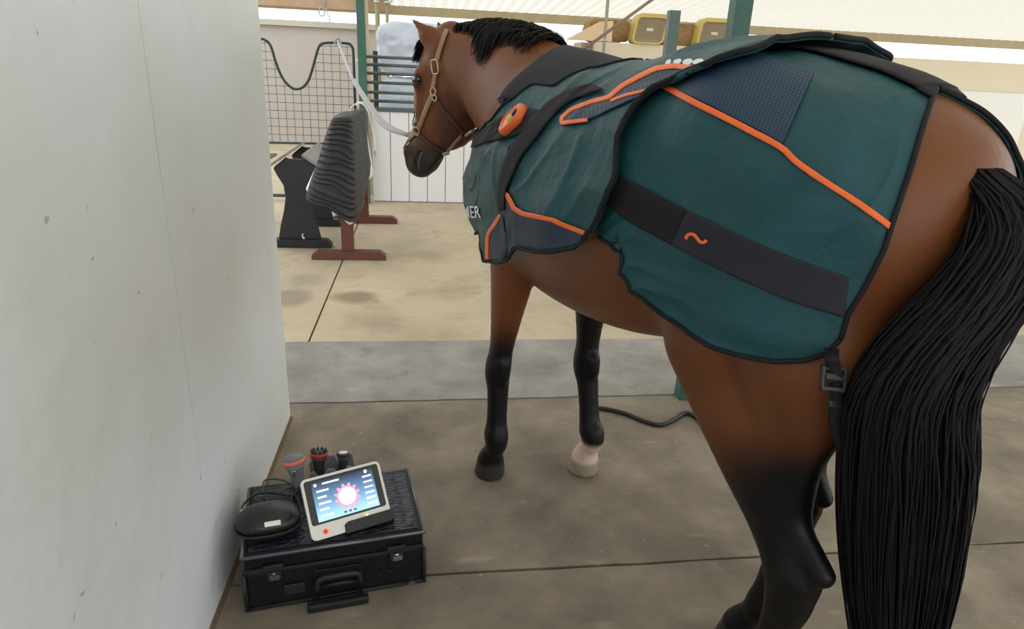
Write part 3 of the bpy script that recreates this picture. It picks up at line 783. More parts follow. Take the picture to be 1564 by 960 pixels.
def ring(name, px, py, rx, ry, rot=0, r=.0035, m=M_brass, parent=halter, bvh=body_bvh, off=.010, origin=HO2, n=20, sq=2.0):
    c = on(bvh, px, py, off); k_ = np.linalg.norm(np.array(c) - CPOS) / F
    vx = Vector(CM @ np.array([1, 0, 0])); nr = (on(bvh, px, py, .03) - on(bvh, px, py, 0)).normalized()
    vx = (vx - nr * vx.dot(nr)).normalized(); vy = nr.cross(vx)
    pts = []
    for i in range(n):
        a = 2 * PI * i / n; q = 1 / (abs(math.cos(a)) ** sq + abs(math.sin(a)) ** sq) ** (1 / sq)
        x_, y_ = rx * q * math.cos(a), ry * q * math.sin(a); x2, y2 = x_ * math.cos(rot) - y_ * math.sin(rot), x_ * math.sin(rot) + y_ * math.cos(rot)
        pts.append(c + (vx * x2 + vy * y2) * k_ - origin)
    mb = MB(); mb.tube(pts, r, 8, closed=True); return mb.build(name, m, parent)
ring('buckle', 667, 102, 6.5, 9.5, rot=.15, sq=5); ring('ring', 664, 140, 4.5, 5.5); ring('ring', 666, 149, 4, 5, sq=1.3)
ring('ring', 638, 199, 5, 6); ring('ring', 612, 224, 3.5, 4); ring('ring', 681, 231, 5, 4, m=M_steel); ring('ring', 708, 204, 4, 3.5, m=M_leatherd)

# ------------------------------------------------------------------ cross-tie ropes
M_rope = mat('grey_white_rope', (.40, .39, .43), rough=.8, noise_amt=.2, noise_scale=120, bump=.4, bump_scale=200)
def dist_y(bvh, px, py): return on(bvh, px, py, .012)
a = dist_y(body_bvh, 613, 224); b = Vector(at_y(516, 64, 7.72))
A_ = Vector(at_y(556, 150, 4.6)); B_ = Vector(at_y(540, 124, 5.3)); C_ = Vector(at_y(527, 92, 6.4))
P1 = catmull([a, Vector(at_y(585, 190, 3.6)), A_, B_], 8)
lr = thing('lead_rope', 'pale doubled rope from the horse\'s nose to the wire mesh gate', 'rope', tuple(a))
mb = MB(); mb.tube([Vector(p) - a for p in P1], [.010 + .005 * (k / len(P1)) for k in range(len(P1))], 8); mb.build('rope', M_rope, lr)
mb = MB(); mb.tube([Vector(p) - a + Vector((.010, 0, .010)) * min(1, k / 6) for k, p in enumerate(P1)], .008, 8); mb.build('rope_end', M_rope, lr)
P2 = catmull([B_, C_, b], 8); mb = MB(); mb.tube([Vector(p) - a for p in P2], .012, 8); mb.build('rope', M_rope, lr)
mb = MB(); bb_ = b - a
mb.tube([bb_ + Vector((.03 * math.cos(t), 0.012 * math.sin(2 * t), .035 * math.sin(t))) for t in np.linspace(0, 2 * PI, 24)[:-1]], .012, 8, closed=True); mb.build('knot', M_rope, lr)
c1 = Vector(on(body_bvh, 709, 205, .012)); pst = Vector(at_y(1134, -101, 2.84))
ct = thing('cross_tie', 'thin brown cross tie running up from the halter to the large green post', 'rope', tuple(c1))
M_tie = mat('brown_tie', (.30, .22, .16), rough=.7)
e1 = c1.lerp(pst, .09)
mb = MB(); mb.tube([e1 - c1, pst - c1], .006, 8); mb.build('tie', M_tie, ct)
mb = MB(); mb.tube([Vector((0, 0, 0)), c1.lerp(pst, .045) - c1], .006, 8); mb.build('snap_hook', M_steel, ct)
q_ = c1.lerp(pst, .065) - c1
mb = MB(); mb.tube([q_ + Vector((.022 * math.cos(t), 0, .016 * math.sin(t))) for t in np.linspace(0, 2 * PI, 20)[:-1]], .0035, 6, closed=True); mb.build('ring', M_steel, ct)

# leg strap with buckle at the blanket's rear corner
CENT = (960, 330)
sp = on(rbvh, 1271, 532, .004); ys = sp[1] - .035
def wp(x, y, dy=0): return Vector(at_y(x, y, ys + dy))
ls = link_mesh('leg_strap', [], [], M_dark, blanket); bpy.data.objects.remove(ls)
def ribbon(name, pts, w, m, parent, origin, th=.003):
    pts = catmull(pts, 5); vs = []; N = len(pts); side = Vector(CM @ np.array([1, 0, 0]))
    for i, p in enumerate(pts):
        p = Vector(p); t = (Vector(pts[min(i + 1, N - 1)]) - Vector(pts[max(i - 1, 0)])).normalized(); v = Vector(CPOS) - p
        n = t.cross(v).normalized() * w / 2
        vs += [p - n - origin, p + n - origin]
    o = link_mesh(name, vs, grid_faces(N, 2), m, parent); md = o.modifiers.new('t', 'SOLIDIFY'); md.thickness = th; md.offset = 0
    return o
lsp = ribbon('leg_strap', [sp, wp(1270, 545), wp(1273, 560), wp(1275, 580)], .022, M_dark, blanket, RV)
mb = MB(); c_ = wp(1273, 577) - RV; Rb = Matrix((CM @ np.array([1, .1, 0]), CM @ np.array([0, 0, 1]), CM @ np.array([.1, -1, 0]))).transposed()
for (dx, dz, w_, h_) in ((0, .016, .044, .008), (0, -.018, .040, .008), (-.018, 0, .007, .036), (.018, 0, .007, .036), (0, .002, .03, .012)): mb.box(c_ + Rb @ Vector((dx, 0, dz)), (w_, .010, h_), Rb)
mb.build('buckle', M_black, lsp, bevel=.002)
ribbon('strap_tail', [wp(1273, 585), wp(1277, 610), wp(1274, 640), wp(1281, 668), wp(1288, 690)], .018, M_dark, lsp, RV)
mb = MB(); c_ = wp(1284, 617) - RV; mb.box(c_, (.040, .010, .012), Rb, .002); mb.box(c_ + Rb @ Vector((-.005, 0, .02)), (.018, .008, .03), Rb, .002); mb.build('slider', M_black, lsp)
# ------------------------------------------------------------------ floor slabs
def concrete(name, base, vary, scale=3.0, stains=None, fleck=(.62, .56, .46), bump=.25):
    M = bpy.data.materials.new(name); M.use_nodes = True; nt = M.node_tree; b = nt.nodes['Principled BSDF']; N = nt.nodes.new; L = nt.links.new
    b.inputs['Roughness'].default_value = .85; b.inputs['Specular IOR Level'].default_value = .25
    tc = N('ShaderNodeTexCoord'); n1 = N('ShaderNodeTexNoise'); n1.inputs['Scale'].default_value = scale; n1.inputs['Detail'].default_value = 9; n1.inputs['Roughness'].default_value = .62
    L(tc.outputs['Object'], n1.inputs['Vector'])
    r = N('ShaderNodeValToRGB'); r.color_ramp.elements[0].position = .32; r.color_ramp.elements[1].position = .70
    r.color_ramp.elements[0].color = (*[c * (1 - vary) for c in base], 1); r.color_ramp.elements[1].color = (*[min(1, c * (1 + vary)) for c in base], 1)
    L(n1.outputs['Fac'], r.inputs['Fac']); cur = r.outputs['Color']
    def over(colr, fac):
        nonlocal cur
        m_ = N('ShaderNodeMix'); m_.data_type = 'RGBA'; m_.inputs['B'].default_value = (*colr, 1); L(fac, m_.inputs['Factor']); L(cur, m_.inputs['A']); cur = m_.outputs['Result']
    def mask(sc, lo_, hi_, amt, detail=6, stretch=None):
        n = N('ShaderNodeTexNoise'); n.inputs['Scale'].default_value = sc; n.inputs['Detail'].default_value = detail
        if stretch:
            mp = N('ShaderNodeMapping'); mp.inputs['Scale'].default_value = stretch; mp.inputs['Rotation'].default_value = (0, 0, .6); L(tc.outputs['Object'], mp.inputs['Vector']); L(mp.outputs['Vector'], n.inputs['Vector'])
        else: L(tc.outputs['Object'], n.inputs['Vector'])
        q = N('ShaderNodeMapRange'); q.inputs['From Min'].default_value = lo_; q.inputs['From Max'].default_value = hi_; q.inputs['To Max'].default_value = amt; L(n.outputs['Fac'], q.inputs['Value'])
        return q.outputs['Result']
    over([c * .62 for c in base], mask(1.7, .52, .72, .75)); over([c * .7 for c in base], mask(7, .58, .72, .6)); over(fleck, mask(5.0, .62, .80, .45, 8, (1, 2.6, 1))); over(fleck, mask(38, .70, .76, .7, 3))
    for (x_, y_, rx, ry, cc, am) in stains or []:
        mp = N('ShaderNodeMapping'); mp.vector_type = 'POINT'; mp.inputs['Location'].default_value = (-x_ / rx, -y_ / ry, 0); mp.inputs['Scale'].default_value = (1 / rx, 1 / ry, 0); L(tc.outputs['Object'], mp.inputs['Vector'])
        ln = N('ShaderNodeVectorMath'); ln.operation = 'LENGTH'; L(mp.outputs['Vector'], ln.inputs[0])
        ad = N('ShaderNodeMath'); ad.operation = 'MULTIPLY_ADD'; ad.inputs[1].default_value = .9; L(n1.outputs['Fac'], ad.inputs[0]); L(ln.outputs['Value'], ad.inputs[2])
        q = N('ShaderNodeMapRange'); q.inputs['From Min'].default_value = 1.0; q.inputs['From Max'].default_value = 1.5; q.inputs['To Min'].default_value = am; q.inputs['To Max'].default_value = 0; L(ad.outputs['Value'], q.inputs['Value']); over(cc, q.outputs['Result'])
    L(cur, b.inputs['Base Color'])
    n2 = N('ShaderNodeTexNoise'); n2.inputs['Scale'].default_value = 60; n2.inputs['Detail'].default_value = 7; L(tc.outputs['Object'], n2.inputs['Vector'])
    bp = N('ShaderNodeBump'); bp.inputs['Strength'].default_value = bump; bp.inputs['Distance'].default_value = .01; L(n2.outputs['Fac'], bp.inputs['Height']); L(bp.outputs['Normal'], b.inputs['Normal'])
    return M
M_near = concrete('worn_concrete', (.235, .198, .155), .34, 3.2, fleck=(.50, .44, .35))
M_mid = concrete('grey_rubbed_concrete', (.29, .275, .26), .22, 4.0, fleck=(.50, .48, .46))
M_far = concrete('pale_sandy_concrete', (.47, .40, .29), .12, 1.5, stains=[(-.466, 4.446, .20, .17, (.20, .15, .10), .75), (-.90, 4.42, .16, .2, (.24, .20, .16), .7)], fleck=(.62, .52, .38))
M_groove = mat('dirty_groove', (.05, .037, .025), rough=.95, noise_amt=.3, noise_scale=30)
def wob(x0, y0, x1, y1, n, amp, seed):
    out = []
    for i in range(n + 1):
        t = i / n; x_ = x0 + (x1 - x0) * t; y_ = y0 + (y1 - y0) * t; w = noise.noise(Vector((x_ * 5 + seed, y_ * 5, seed))) * amp + noise.noise(Vector((x_ * 23 + seed, y_ * 23, seed))) * amp * .5
        dx, dy = (x1 - x0), (y1 - y0); l = math.hypot(dx, dy); out.append((x_ - dy / l * w, y_ + dx / l * w))
    return out
def slab(name, outline, m, z=0.0, th=.06):
    mb = MB(); mb.prism(outline, (0, 0, z - th), (1, 0, 0), (0, 1, 0), (0, 0, th)); return struct(mb.build(name, m))
JB = [(-8, 1.668), (-.021, 1.682), (1.081, 1.703), (8, 1.80)]     # joint in the near slab
near_s = wob(-8, 1.655, 8, 1.795, 160, .006, 1)
near_n = [(x_, y_ + .010) for x_, y_ in wob(-8, 1.655, 8, 1.795, 160, .006, 9)]
mid_s = wob(-8, 2.80, 8, 3.03, 160, .005, 4); 
slab('floor', [(-8, -5), (8, -5)] + near_s[::-1], M_near)
slab('floor', near_n + [(x_, y_ - .008) for x_, y_ in mid_s[::-1]], M_near)
mid_n = wob(-8, 3.56, 8, 3.74, 120, .006, 6)
slab('floor', mid_s + mid_n[::-1], M_mid, z=.004)
slab('floor', [(-.655, 30), (14, 30), (14, 3.75)] + [p for p in mid_n[::-1] if p[0] > -.63] + [(-.655, 3.632)], M_far)
slab('floor', [p for p in mid_n if p[0] < -.69] + [(-.667, 3.632), (-.667, 30), (-14, 30), (-14, 3.5)], M_far)
slab('floor', [(-16, -6), (16, -6), (16, 32), (-16, 32)], M_groove, z=-.012)
mb = MB(); pts = [(1.15, 2.895), (.2, 2.885), (-.595, 2.86)]
# dirt line at the wall foot
mb.prism([(0, 0), (.012, 0), (0, .012)], (-.60, -.5, 0), (1, 0, 0), (0, 0, 1), (0, 3.27, 0)); struct(mb.build('trim_1', mat('brown_dirt', (.14, .09, .05), rough=.95, noise_amt=.5, noise_scale=25)))

# ------------------------------------------------------------------ white partition wall with its open board joint
M_wall = bpy.data.materials.new('white_painted_wall'); M_wall.use_nodes = True
nt = M_wall.node_tree; b = nt.nodes['Principled BSDF']; N = nt.nodes.new; L = nt.links.new
tc = N('ShaderNodeTexCoord'); n1 = N('ShaderNodeTexNoise'); n1.inputs['Scale'].default_value = 1.6; n1.inputs['Detail'].default_value = 6; L(tc.outputs['Object'], n1.inputs['Vector'])
r = N('ShaderNodeValToRGB'); r.color_ramp.elements[0].position = .35; r.color_ramp.elements[1].position = .65; r.color_ramp.elements[0].color = (.71, .73, .72, 1); r.color_ramp.elements[1].color = (.76, .80, .84, 1); L(n1.outputs['Fac'], r.inputs['Fac'])
n2 = N('ShaderNodeTexNoise'); n2.inputs['Scale'].default_value = 24; n2.inputs['Detail'].default_value = 5; L(tc.outputs['Object'], n2.inputs['Vector'])
q = N('ShaderNodeMapRange'); q.inputs['From Min'].default_value = .715; q.inputs['From Max'].default_value = .76; q.inputs['To Max'].default_value = .6; L(n2.outputs['Fac'], q.inputs['Value'])
mx = N('ShaderNodeMix'); mx.data_type = 'RGBA'; mx.inputs['B'].default_value = (.36, .30, .22, 1); L(q.outputs['Result'], mx.inputs['Factor']); L(r.outputs['Color'], mx.inputs['A'])
n3 = N('ShaderNodeTexNoise'); n3.inputs['Scale'].default_value = 9; n3.inputs['Detail'].default_value = 3; L(tc.outputs['Object'], n3.inputs['Vector'])
mp = N('ShaderNodeMapping'); mp.inputs['Scale'].default_value = (1, 1 / .14, 1 / .09); mp.inputs['Location'].default_value = (0, -2.44 / .14, -1.10 / .09); L(tc.outputs['Object'], mp.inputs['Vector'])
ln = N('ShaderNodeVectorMath'); ln.operation = 'LENGTH'; L(mp.outputs['Vector'], ln.inputs[0])
L(mx.outputs['Result'], b.inputs['Base Color']); b.inputs['Roughness'].default_value = .45; b.inputs['Specular IOR Level'].default_value = .45
bp = N('ShaderNodeBump'); bp.inputs['Strength'].default_value = .35; bp.inputs['Distance'].default_value = .02; ad = N('ShaderNodeMath'); ad.operation = 'ADD'; L(n3.outputs['Fac'], ad.inputs[0]); L(q.outputs['Result'], ad.inputs[1]); L(ad.outputs['Value'], bp.inputs['Height']); L(bp.outputs['Normal'], b.inputs['Normal'])
YJ = 1.64
def wob_edge(y0, amp, seed, wid):
    out = []
    for i in range(90):
        z_ = 3.2 * i / 89; g = noise.noise(Vector((z_ * 9, seed, 0))) * amp; k_ = max(0, min(1, (z_ - .35) / .3)) * max(0, min(1, (1.9 - z_) / .6)); out.append((y0 + g * .2 + wid * k_ * (.6 + .8 * abs(noise.noise(Vector((z_ * 5, seed + 5, 1))))), z_))
    return out
eA = wob_edge(YJ, .004, 2, -.0035); eB = wob_edge(YJ + .0004, .004, 2, .0035)
mb = MB(); mb.prism([(-4, 0), *[(y_, z_) for y_, z_ in eA], (-4, 3.2)], (-.60, 0, 0), (0, 1, 0), (0, 0, 1), (-.14, 0, 0)); struct(mb.build('wall_left', M_wall))
mb = MB(); mb.prism([*[(y_, z_) for y_, z_ in eB][::-1], (2.766, 0), (2.766, 3.2)][::1], (-.60, 0, 0), (0, 1, 0), (0, 0, 1), (-.14, 0, 0)); struct(mb.build('wall_left', M_wall))
mb = MB(); mb.box((-.67, YJ, 1.6), (.10, .05, 3.19)); struct(mb.build('trim_2', M_groove))
# rubbed scrape of raised white paint
mb = MB(); rs = random.Random(5)
for i in range(9):
    y0 = 2.44 + rs.uniform(-.09, .09); z0 = 1.10 + (y0 - 2.44) * .35 + rs.uniform(-.02, .02); w_ = rs.uniform(.012, .03); n_ = 9
    vs = [(-.5985, y0, z0)] + [(-.5999, y0 + w_ * math.cos(2 * PI * k / n_) * rs.uniform(.6, 1), z0 + w_ * .45 * math.sin(2 * PI * k / n_) * rs.uniform(.6, 1)) for k in range(n_)]
    mb.add(vs, [(0, 1 + k, 1 + (k + 1) % n_) for k in range(n_)], True)
struct(mb.build('trim_3', mat('bare_plaster', (.80, .80, .80), rough=.9), recalc=False))

# ------------------------------------------------------------------ green steel posts
M_green = mat('green_paint', (.030, .115, .085), rough=.45, noise_amt=.2, noise_scale=12)
M_greeng = mat('grey_green_paint', (.075, .12, .11), rough=.4, noise_amt=.2, noise_scale=12)
def post(name, x_, y_, z1, w, label, m=M_green, z0=0.0, group=None, shape='box'):
    t = thing(name, label, 'post', (x_, y_, 0), group)
    mb = MB()
    mb.box((0, 0, (z0 + z1) / 2), (w, w, z1 - z0), bev=.006); mb.build('shaft', m, t)
    mb = MB(); mb.box((0, 0, .006), (w * 1.9, w * 1.9, .012), bev=.002)
    for sx in (-1, 1):
        for sy in (-1, 1): mb.cyl((sx * w * .75, sy * w * .75, .01), (sx * w * .75, sy * w * .75, .026), .007, 8)
    if z0 == 0 and w > .09: mb.build('base_plate', m, t)
    return t
P1_ = at_z(1045, 613)
post('steel_post', P1_[0] + .015, P1_[1] + .05, 3.2, .075, 'large green steel post standing right behind the horse\'s back', M_green)
c_ = at_y(1027, 40, 6.5); post('steel_post', c_[0], 6.5, 2.06, .10, 'shorter grey-green post in the distance in front of the beige wall', M_greeng)
c_ = at_y(552, 100, 7.72); post('steel_post', c_[0] + .01, 7.72, 2.82, .085, 'green post between the wire mesh gate and the white stall front', M_green)
mb = MB(); c_ = at_y(926, 30, 9.3); t = thing('pipe', 'thin tan upright pole rising in front of the beige wall', 'pole', (c_[0], 9.3, 0)); mb.cyl((0, 0, 0), (0, 0, 3.0), .022, 12); mb.build('shaft', mat('tan_paint', (.36, .30, .20), rough=.5), t)
mb = MB(); mb.cyl((0, 0, 1.88), (0, 0, 1.90), .034, 12); mb.build('collar', M_steel, t)
for xx, lb in ((576, 'thin olive pole beside the green post, left of a twin pole'), (591, 'thin tan pole above the wrapped bales, right of its twin pole')):
    c_ = at_y(xx, 5, 9.6); t = thing('pipe', lb, 'pole', (c_[0], 9.6, 0)); mb = MB(); mb.cyl((0, 0, 0), (0, 0, 3.0), .03 if xx == 576 else .02, 12); mb.build('shaft', mat('olive_paint', (.30, .26, .14), rough=.6), t)
    mb = MB(); mb.cyl((0, 0, 2.2), (0, 0, 2.23), .04, 12); mb.build('collar', M_steel, t)

# ------------------------------------------------------------------ wire mesh gate with a dipped top
YG = 7.75
gate = thing('mesh_gate', 'wire mesh stall gate with dark U-shaped dip in its top rail', 'gate', tuple(at_z(470, 306)))
GO = Vector(gate.location)
M_dgreen = mat('dark_green_tube', (.018, .035, .032), rough=.4)
topl = [(380, 63), (396, 60), (403, 60), (411, 66), (416, 77), (420, 91), (427, 110), (435, 124), (444, 133), (452, 136), (461, 134), (469, 126), (474, 115), (479, 98), (484, 80), (488, 70), (494, 66), (510, 65), (528, 66), (535, 68), (539, 75), (540, 90)]
tp = [Vector(at_y(x_, y_, YG)) for x_, y_ in topl]
tp = [Vector((p[0], p[1], p[2])) for p in catmull(tp, 4)]
xr = tp[-1].x; xl = tp[0].x
mb = MB(); mb.tube([p - GO for p in tp] + [Vector((xr, YG, .06)) - GO], .014, 10); mb.tube([tp[0] - GO, Vector((xl, YG, .06)) - GO], .014, 10); mb.build('top_rail', M_dgreen, gate)
mb = MB(); mb.tube([Vector((xl, YG, .63)) - GO, Vector((xr, YG, .64)) - GO], .013, 10); mb.build('middle_rail', M_dgreen, gate)
mb = MB(); mb.tube([Vector((xl, YG, .06)) - GO, Vector((xr, YG, .06)) - GO], .018, 10); mb.build('lower_rail', M_dgreen, gate)
def topz(x_):
    best = 9
    for p0, p1 in zip(tp[:-1], tp[1:]):
        if min(p0.x, p1.x) <= x_ <= max(p0.x, p1.x) and abs(p1.x - p0.x) > 1e-6: best = min(best, p0.z + (p1.z - p0.z) * (x_ - p0.x) / (p1.x - p0.x))
    return best if best < 9 else 1.6
mb = MB(); x_ = xl + .075
while x_ < xr - .02: mb.tube([Vector((x_, YG, .63)) - GO, Vector((x_, YG, topz(x_))) - GO], .0026, 5); x_ += .083
z_ = .72
while z_ < 1.66:
    xs = np.linspace(xl, xr, 200); ins = [topz(v) > z_ for v in xs]; st = None
    for k, v in enumerate(ins + [False]):
        if v and st is None: st = xs[k]
        if not v and st is not None: mb.tube([Vector((st, YG, z_)) - GO, Vector((xs[min(k, 199) if k < 200 else 199], YG, z_)) - GO], .0026, 5); st = None
    z_ += .083
mb.build('wire_mesh', M_dgreen, gate)
mb = MB(); mb.box(Vector(at_y(547, 92, YG)) - GO, (.05, .05, .03), bev=.004); mb.build('hinge', M_steel, gate); mb = MB(); mb.box(Vector(at_y(547, 160, YG)) - GO, (.05, .05, .03), bev=.004); mb.build('hinge', M_steel, gate)

# stall back wall, mats, beam and roof
M_greyw = mat('grey_stall_wall', (.44, .41, .37), rough=.8, noise_amt=.08, noise_scale=3)
mb = MB(); mb.box((-4.4, 13.1, 1.04), (7.4, .14, 2.08)); struct(mb.build('wall_back', M_greyw))
mb = MB(); mb.box((-4.4, 13.0, 2.05), (7.4, .12, .09)); struct(mb.build('trim_4', mat('weathered_cap', (.50, .47, .40), rough=.8)))
t = tag(MB().box((-3.05, 10.5, .012), (1.3, 2.2, .024), bev=.008).build('floor_mat', mat('brown_rubber', (.13, .10, .085), rough=.9)), 'dull brown rubber mat lying inside the stall behind the mesh gate', 'mat')
M_beam = mat('tan_painted_beam', (.42, .35, .21), rough=.6, noise_amt=.15, noise_scale=4)
mb = MB(); mb.box((3, 13.25, 2.36), (32, .12, .15)); struct(mb.build('trim_5', M_beam))
mb = MB(); mb.box((-6.6, 12.9, 2.50), (12, .14, .40)); struct(mb.build('trim_6', mat('brown_board', (.36, .25, .15), rough=.7, noise_amt=.25, noise_scale=5)))
M_roof = bpy.data.materials.new('translucent_corrugated_sheet'); M_roof.use_nodes = True; nt = M_roof.node_tree; nt.nodes.clear(); N = nt.nodes.new; L = nt.links.new
o_ = N('ShaderNodeOutputMaterial'); m1 = N('ShaderNodeMixShader'); m1.inputs[0].default_value = .6; d_ = N('ShaderNodeBsdfDiffuse'); d_.inputs[0].default_value = (.55, .54, .47, 1); tr = N('ShaderNodeBsdfTranslucent'); tr.inputs[0].default_value = (.85, .84, .77, 1)
L(d_.outputs[0], m1.inputs[1]); L(tr.outputs[0], m1.inputs[2]); L(m1.outputs[0], o_.inputs[0])
vs = []; nx_ = 700; Ys = [13.6, 9.5, 6.2]; Zs = [2.44, 2.75, 3.0]
for j in range(3):
    for i in range(nx_):
        x_ = -1.2 + 15 * i / (nx_ - 1); vs.append((x_, Ys[j], Zs[j] + .045 * math.sin(x_ * 2 * PI / .19)))
struct(link_mesh('ceiling', vs, [(j * nx_ + i, j * nx_ + i + 1, (j + 1) * nx_ + i + 1, (j + 1) * nx_ + i) for j in range(2) for i in range(nx_ - 1)], M_roof))

# ------------------------------------------------------------------ white board stall front with bars
YB = 7.82
sf = thing('stall_front', 'white boarded stall front topped with six green horizontal bars', 'stall partition', (0, YB, 0))
M_whiteb = mat('white_painted_boards', (.80, .80, .83), rough=.5, noise_amt=.04, noise_scale=4)
x0, x1, w_ = -.595, 1.25, .205; mb = MB(); x_ = x0
while x_ < x1: mb.box((x_ + w_ / 2, .012, .50), (w_ - .008, .024, .98), bev=.003); x_ += w_
mb.build('board_panel', M_whiteb, sf)
mb = MB(); mb.box(((x0 + x1) / 2, .03, .5), (x1 - x0, .016, .96)); mb.build('backing', mat('seam_grey', (.42, .42, .43), rough=.8), sf)
mb = MB(); mb.box(((x0 + x1) / 2, .012, 1.015), (x1 - x0 + .03, .05, .045), bev=.004); mb.build('cap_rail', M_greeng, sf)
for py_ in (88, 100, 113, 127, 142, 155):
    z_ = at_y(600, py_, YB)[2]; mb = MB(); mb.cyl((x0 - .03, .012, z_), (x1, .012, z_), .017, 12); mb.build('bar', M_greeng, sf)
mb = MB(); mb.box((x1 + .02, .012, .8), (.05, .05, 1.62), bev=.004); mb.build('upright', M_greeng, sf)
mb = MB(); mb.box((x0 + .06, .05, 1.3), (.05, .03, .62), bev=.004); mb.build('upright', M_dgreen, sf)

# wrapped bales behind the bars
M_wrap = mat('crumpled_plastic_wrap', (.58, .64, .76), rough=.18, spec=.7, noise_amt=.22, noise_scale=7, bump=.9, bump_scale=9, coat=.5)
def bale(cx, cy, cz, sx, sy, sz, seed, label, parent_group):
    bm = bmesh.new(); bmesh.ops.create_cube(bm, size=1); bmesh.ops.subdivide_edges(bm, edges=bm.edges[:], cuts=22, use_grid_fill=True)
    for v in bm.verts:
        p = v.co.copy(); r_ = 1 - .10 * (abs(p.x * 2) ** 6 * abs(p.z * 2) ** 6) ; q_ = Vector((p.x * sx, p.y * sy, p.z * sz)) * r_
        pinch = 1 - .04 * abs(p.z * 2) ** 8; q_.x *= pinch; q_.y *= pinch
        n_ = noise.noise(q_ * 4 + Vector((seed, 0, 0))) * .035 + abs(noise.noise(q_ * 9 + Vector((seed, 3, 0)))) * .025
        v.co = q_ + v.normal * n_
    zmin = min(v.co.z for v in bm.verts)
    for v in bm.verts:
        v.co.z -= zmin; v.co.z = max(v.co.z, 0)
    me = bpy.data.meshes.new('wrapped_bale'); bm.to_mesh(me); bm.free(); me.materials.append(M_wrap); me.polygons.foreach_set('use_smooth', [True] * len(me.polygons))
    o = bpy.data.objects.new('wrapped_bale', me); COL.objects.link(o); o.location = (cx, cy, cz); tag(o, label, 'bale', parent_group); return o
pl = thing('pallet', 'low wooden pallet under the plastic-wrapped bales behind the bars', 'pallet', (.5, 9.0, 0)); mb = MB()
for k in range(9): mb.box((0.02, -.5 + k * .125, .12), (2.4, .09, .02))
for sx in (-1.1, 0, 1.1): mb.box((sx, 0, .06), (.1, 1.1, .12))
mb.build('slats', mat('raw_wood', (.35, .24, .14), rough=.8, noise_amt=.2, noise_scale=10), pl)
for r_, (z_, h_, word) in enumerate(((.14, .53, 'bottom'), (.755, .52, 'middle'), (1.355, .55, 'top'))):
    for c__, (xx, wd) in enumerate(((-.0, 'left'), (1.13, 'right'))):
        bale(xx - .02, 9.0, z_, 1.06, 1.05, h_, r_ * 5 + c__ * 11, f'{wd} plastic-wrapped shavings bale in the {word} row behind the bars', 'plastic-wrapped bales')
mb = MB(); c_ = at_y(565, 30, 8.4); mb.beam((c_[0] - .05, 8.25, 0), (c_[0] - .06, 8.3, 2.15), .10, .03); tag(mb.build('timber_plank', mat('pale_timber', (.55, .42, .27), rough=.7, noise_amt=.2, noise_scale=8)), 'tall pale timber plank standing upright left of the wrapped bales', 'plank')

# ------------------------------------------------------------------ beige wall, hay, yellow crates at right
mb = MB(); c0_ = at_y(860, 60, 9.5); mb.box((5.9, 9.58, .94), (7.3, .12, 1.88), bev=.01); struct(mb.build('wall_right', mat('beige_wall', (.74, .66, .50), rough=.7, noise_amt=.05, noise_scale=3)))
mb = MB(); mb.box((5.0, 9.44, .72), (7.6, .10, 1.50)); struct(mb.build('trim_8', mat('white_low_wall', (.86, .86, .82), rough=.7)))
M_yellow = mat('yellow_plastic', (.62, .47, .13), rough=.45, noise_amt=.12, noise_scale=6); M_mesh = mat('tan_grille', (.36, .29, .19), rough=.7, bump=.3, bump_scale=120); M_lblw = mat('pale_sticker', (.72, .66, .55), rough=.5)
def ycrate(px0, px1, pyt, pyb, label):
    c_ = at_y((px0 + px1) / 2, pyb, 9.55); a_ = at_y(px0, pyb, 9.55); b_ = at_y(px1, pyb, 9.55); tp_ = at_y((px0 + px1) / 2, pyt, 9.55)
    w = b_[0] - a_[0]; h = tp_[2] - 1.88; t = thing('box_fan', label, 'box fan', (c_[0], 9.58, 1.88), 'yellow box fans')
    R = Matrix.Rotation(.12, 3, 'Y')
    def rr(w_, h_, r_, n=5):
        out = []
        for cx_, cy_, a0 in ((w_ / 2 - r_, h_ - r_, 0), (-w_ / 2 + r_, h_ - r_, PI / 2), (-w_ / 2 + r_, r_, PI), (w_ / 2 - r_, r_, 1.5 * PI)):
            for k in range(n): a = a0 + k / (n - 1) * PI / 2; out.append((cx_ + r_ * math.cos(a), cy_ + r_ * math.sin(a)))
        return out
    ol = rr(w, h, .07); ux = Vector((1, 0, 0)); uy = Vector((.16, 0, .985))
    mb = MB(); il = rr(w - .05, h - .07, .055); il = [(p[0], p[1] + .02) for p in il]; n_ = len(ol)
    P = lambda l, y_: [Vector((0, y_, 0)) + ux * p[0] + uy * p[1] for p in l]
    vs = P(ol, -.10) + P(il, -.10) + P(il, -.06) + P(ol, .12); fs = []
    for k in range(n_):
        j = (k + 1) % n_; fs += [(k, j, n_ + j, n_ + k), (n_ + k, n_ + j, 2 * n_ + j, 2 * n_ + k), (k, 3 * n_ + k, 3 * n_ + j, j)]
    fs.append(tuple(3 * n_ + k for k in range(n_))); mb.add(vs, fs); mb.build('housing', M_yellow, t)
    mb = MB(); mb.prism(il, (0, -.07, 0), ux, uy, (0, .02, 0)); g = mb.build('grille', M_mesh, t)
    mb = MB(); 
    for k in range(1, 12):
        z_ = .05 + (h - .10) * k / 12; mb.tube([Vector((0, -.076, 0)) + ux * (-w / 2 + .06) + uy * z_, Vector((0, -.076, 0)) + ux * (w / 2 - .06) + uy * z_], .003, 5)
    mb.build('grille_wire', M_mesh, g)
    mb = MB(); mb.box(Vector((0, -.078, 0)) + uy * h * .48, (.09, .006, .035)); mb.build('sticker', M_lblw, g)
ycrate(962, 1010, 20, 62, 'yellow box fan left of the grey-green post, on the beige wall')
ycrate(1060, 1108, 27, 65, 'yellow box fan between the grey-green post and the large green post')
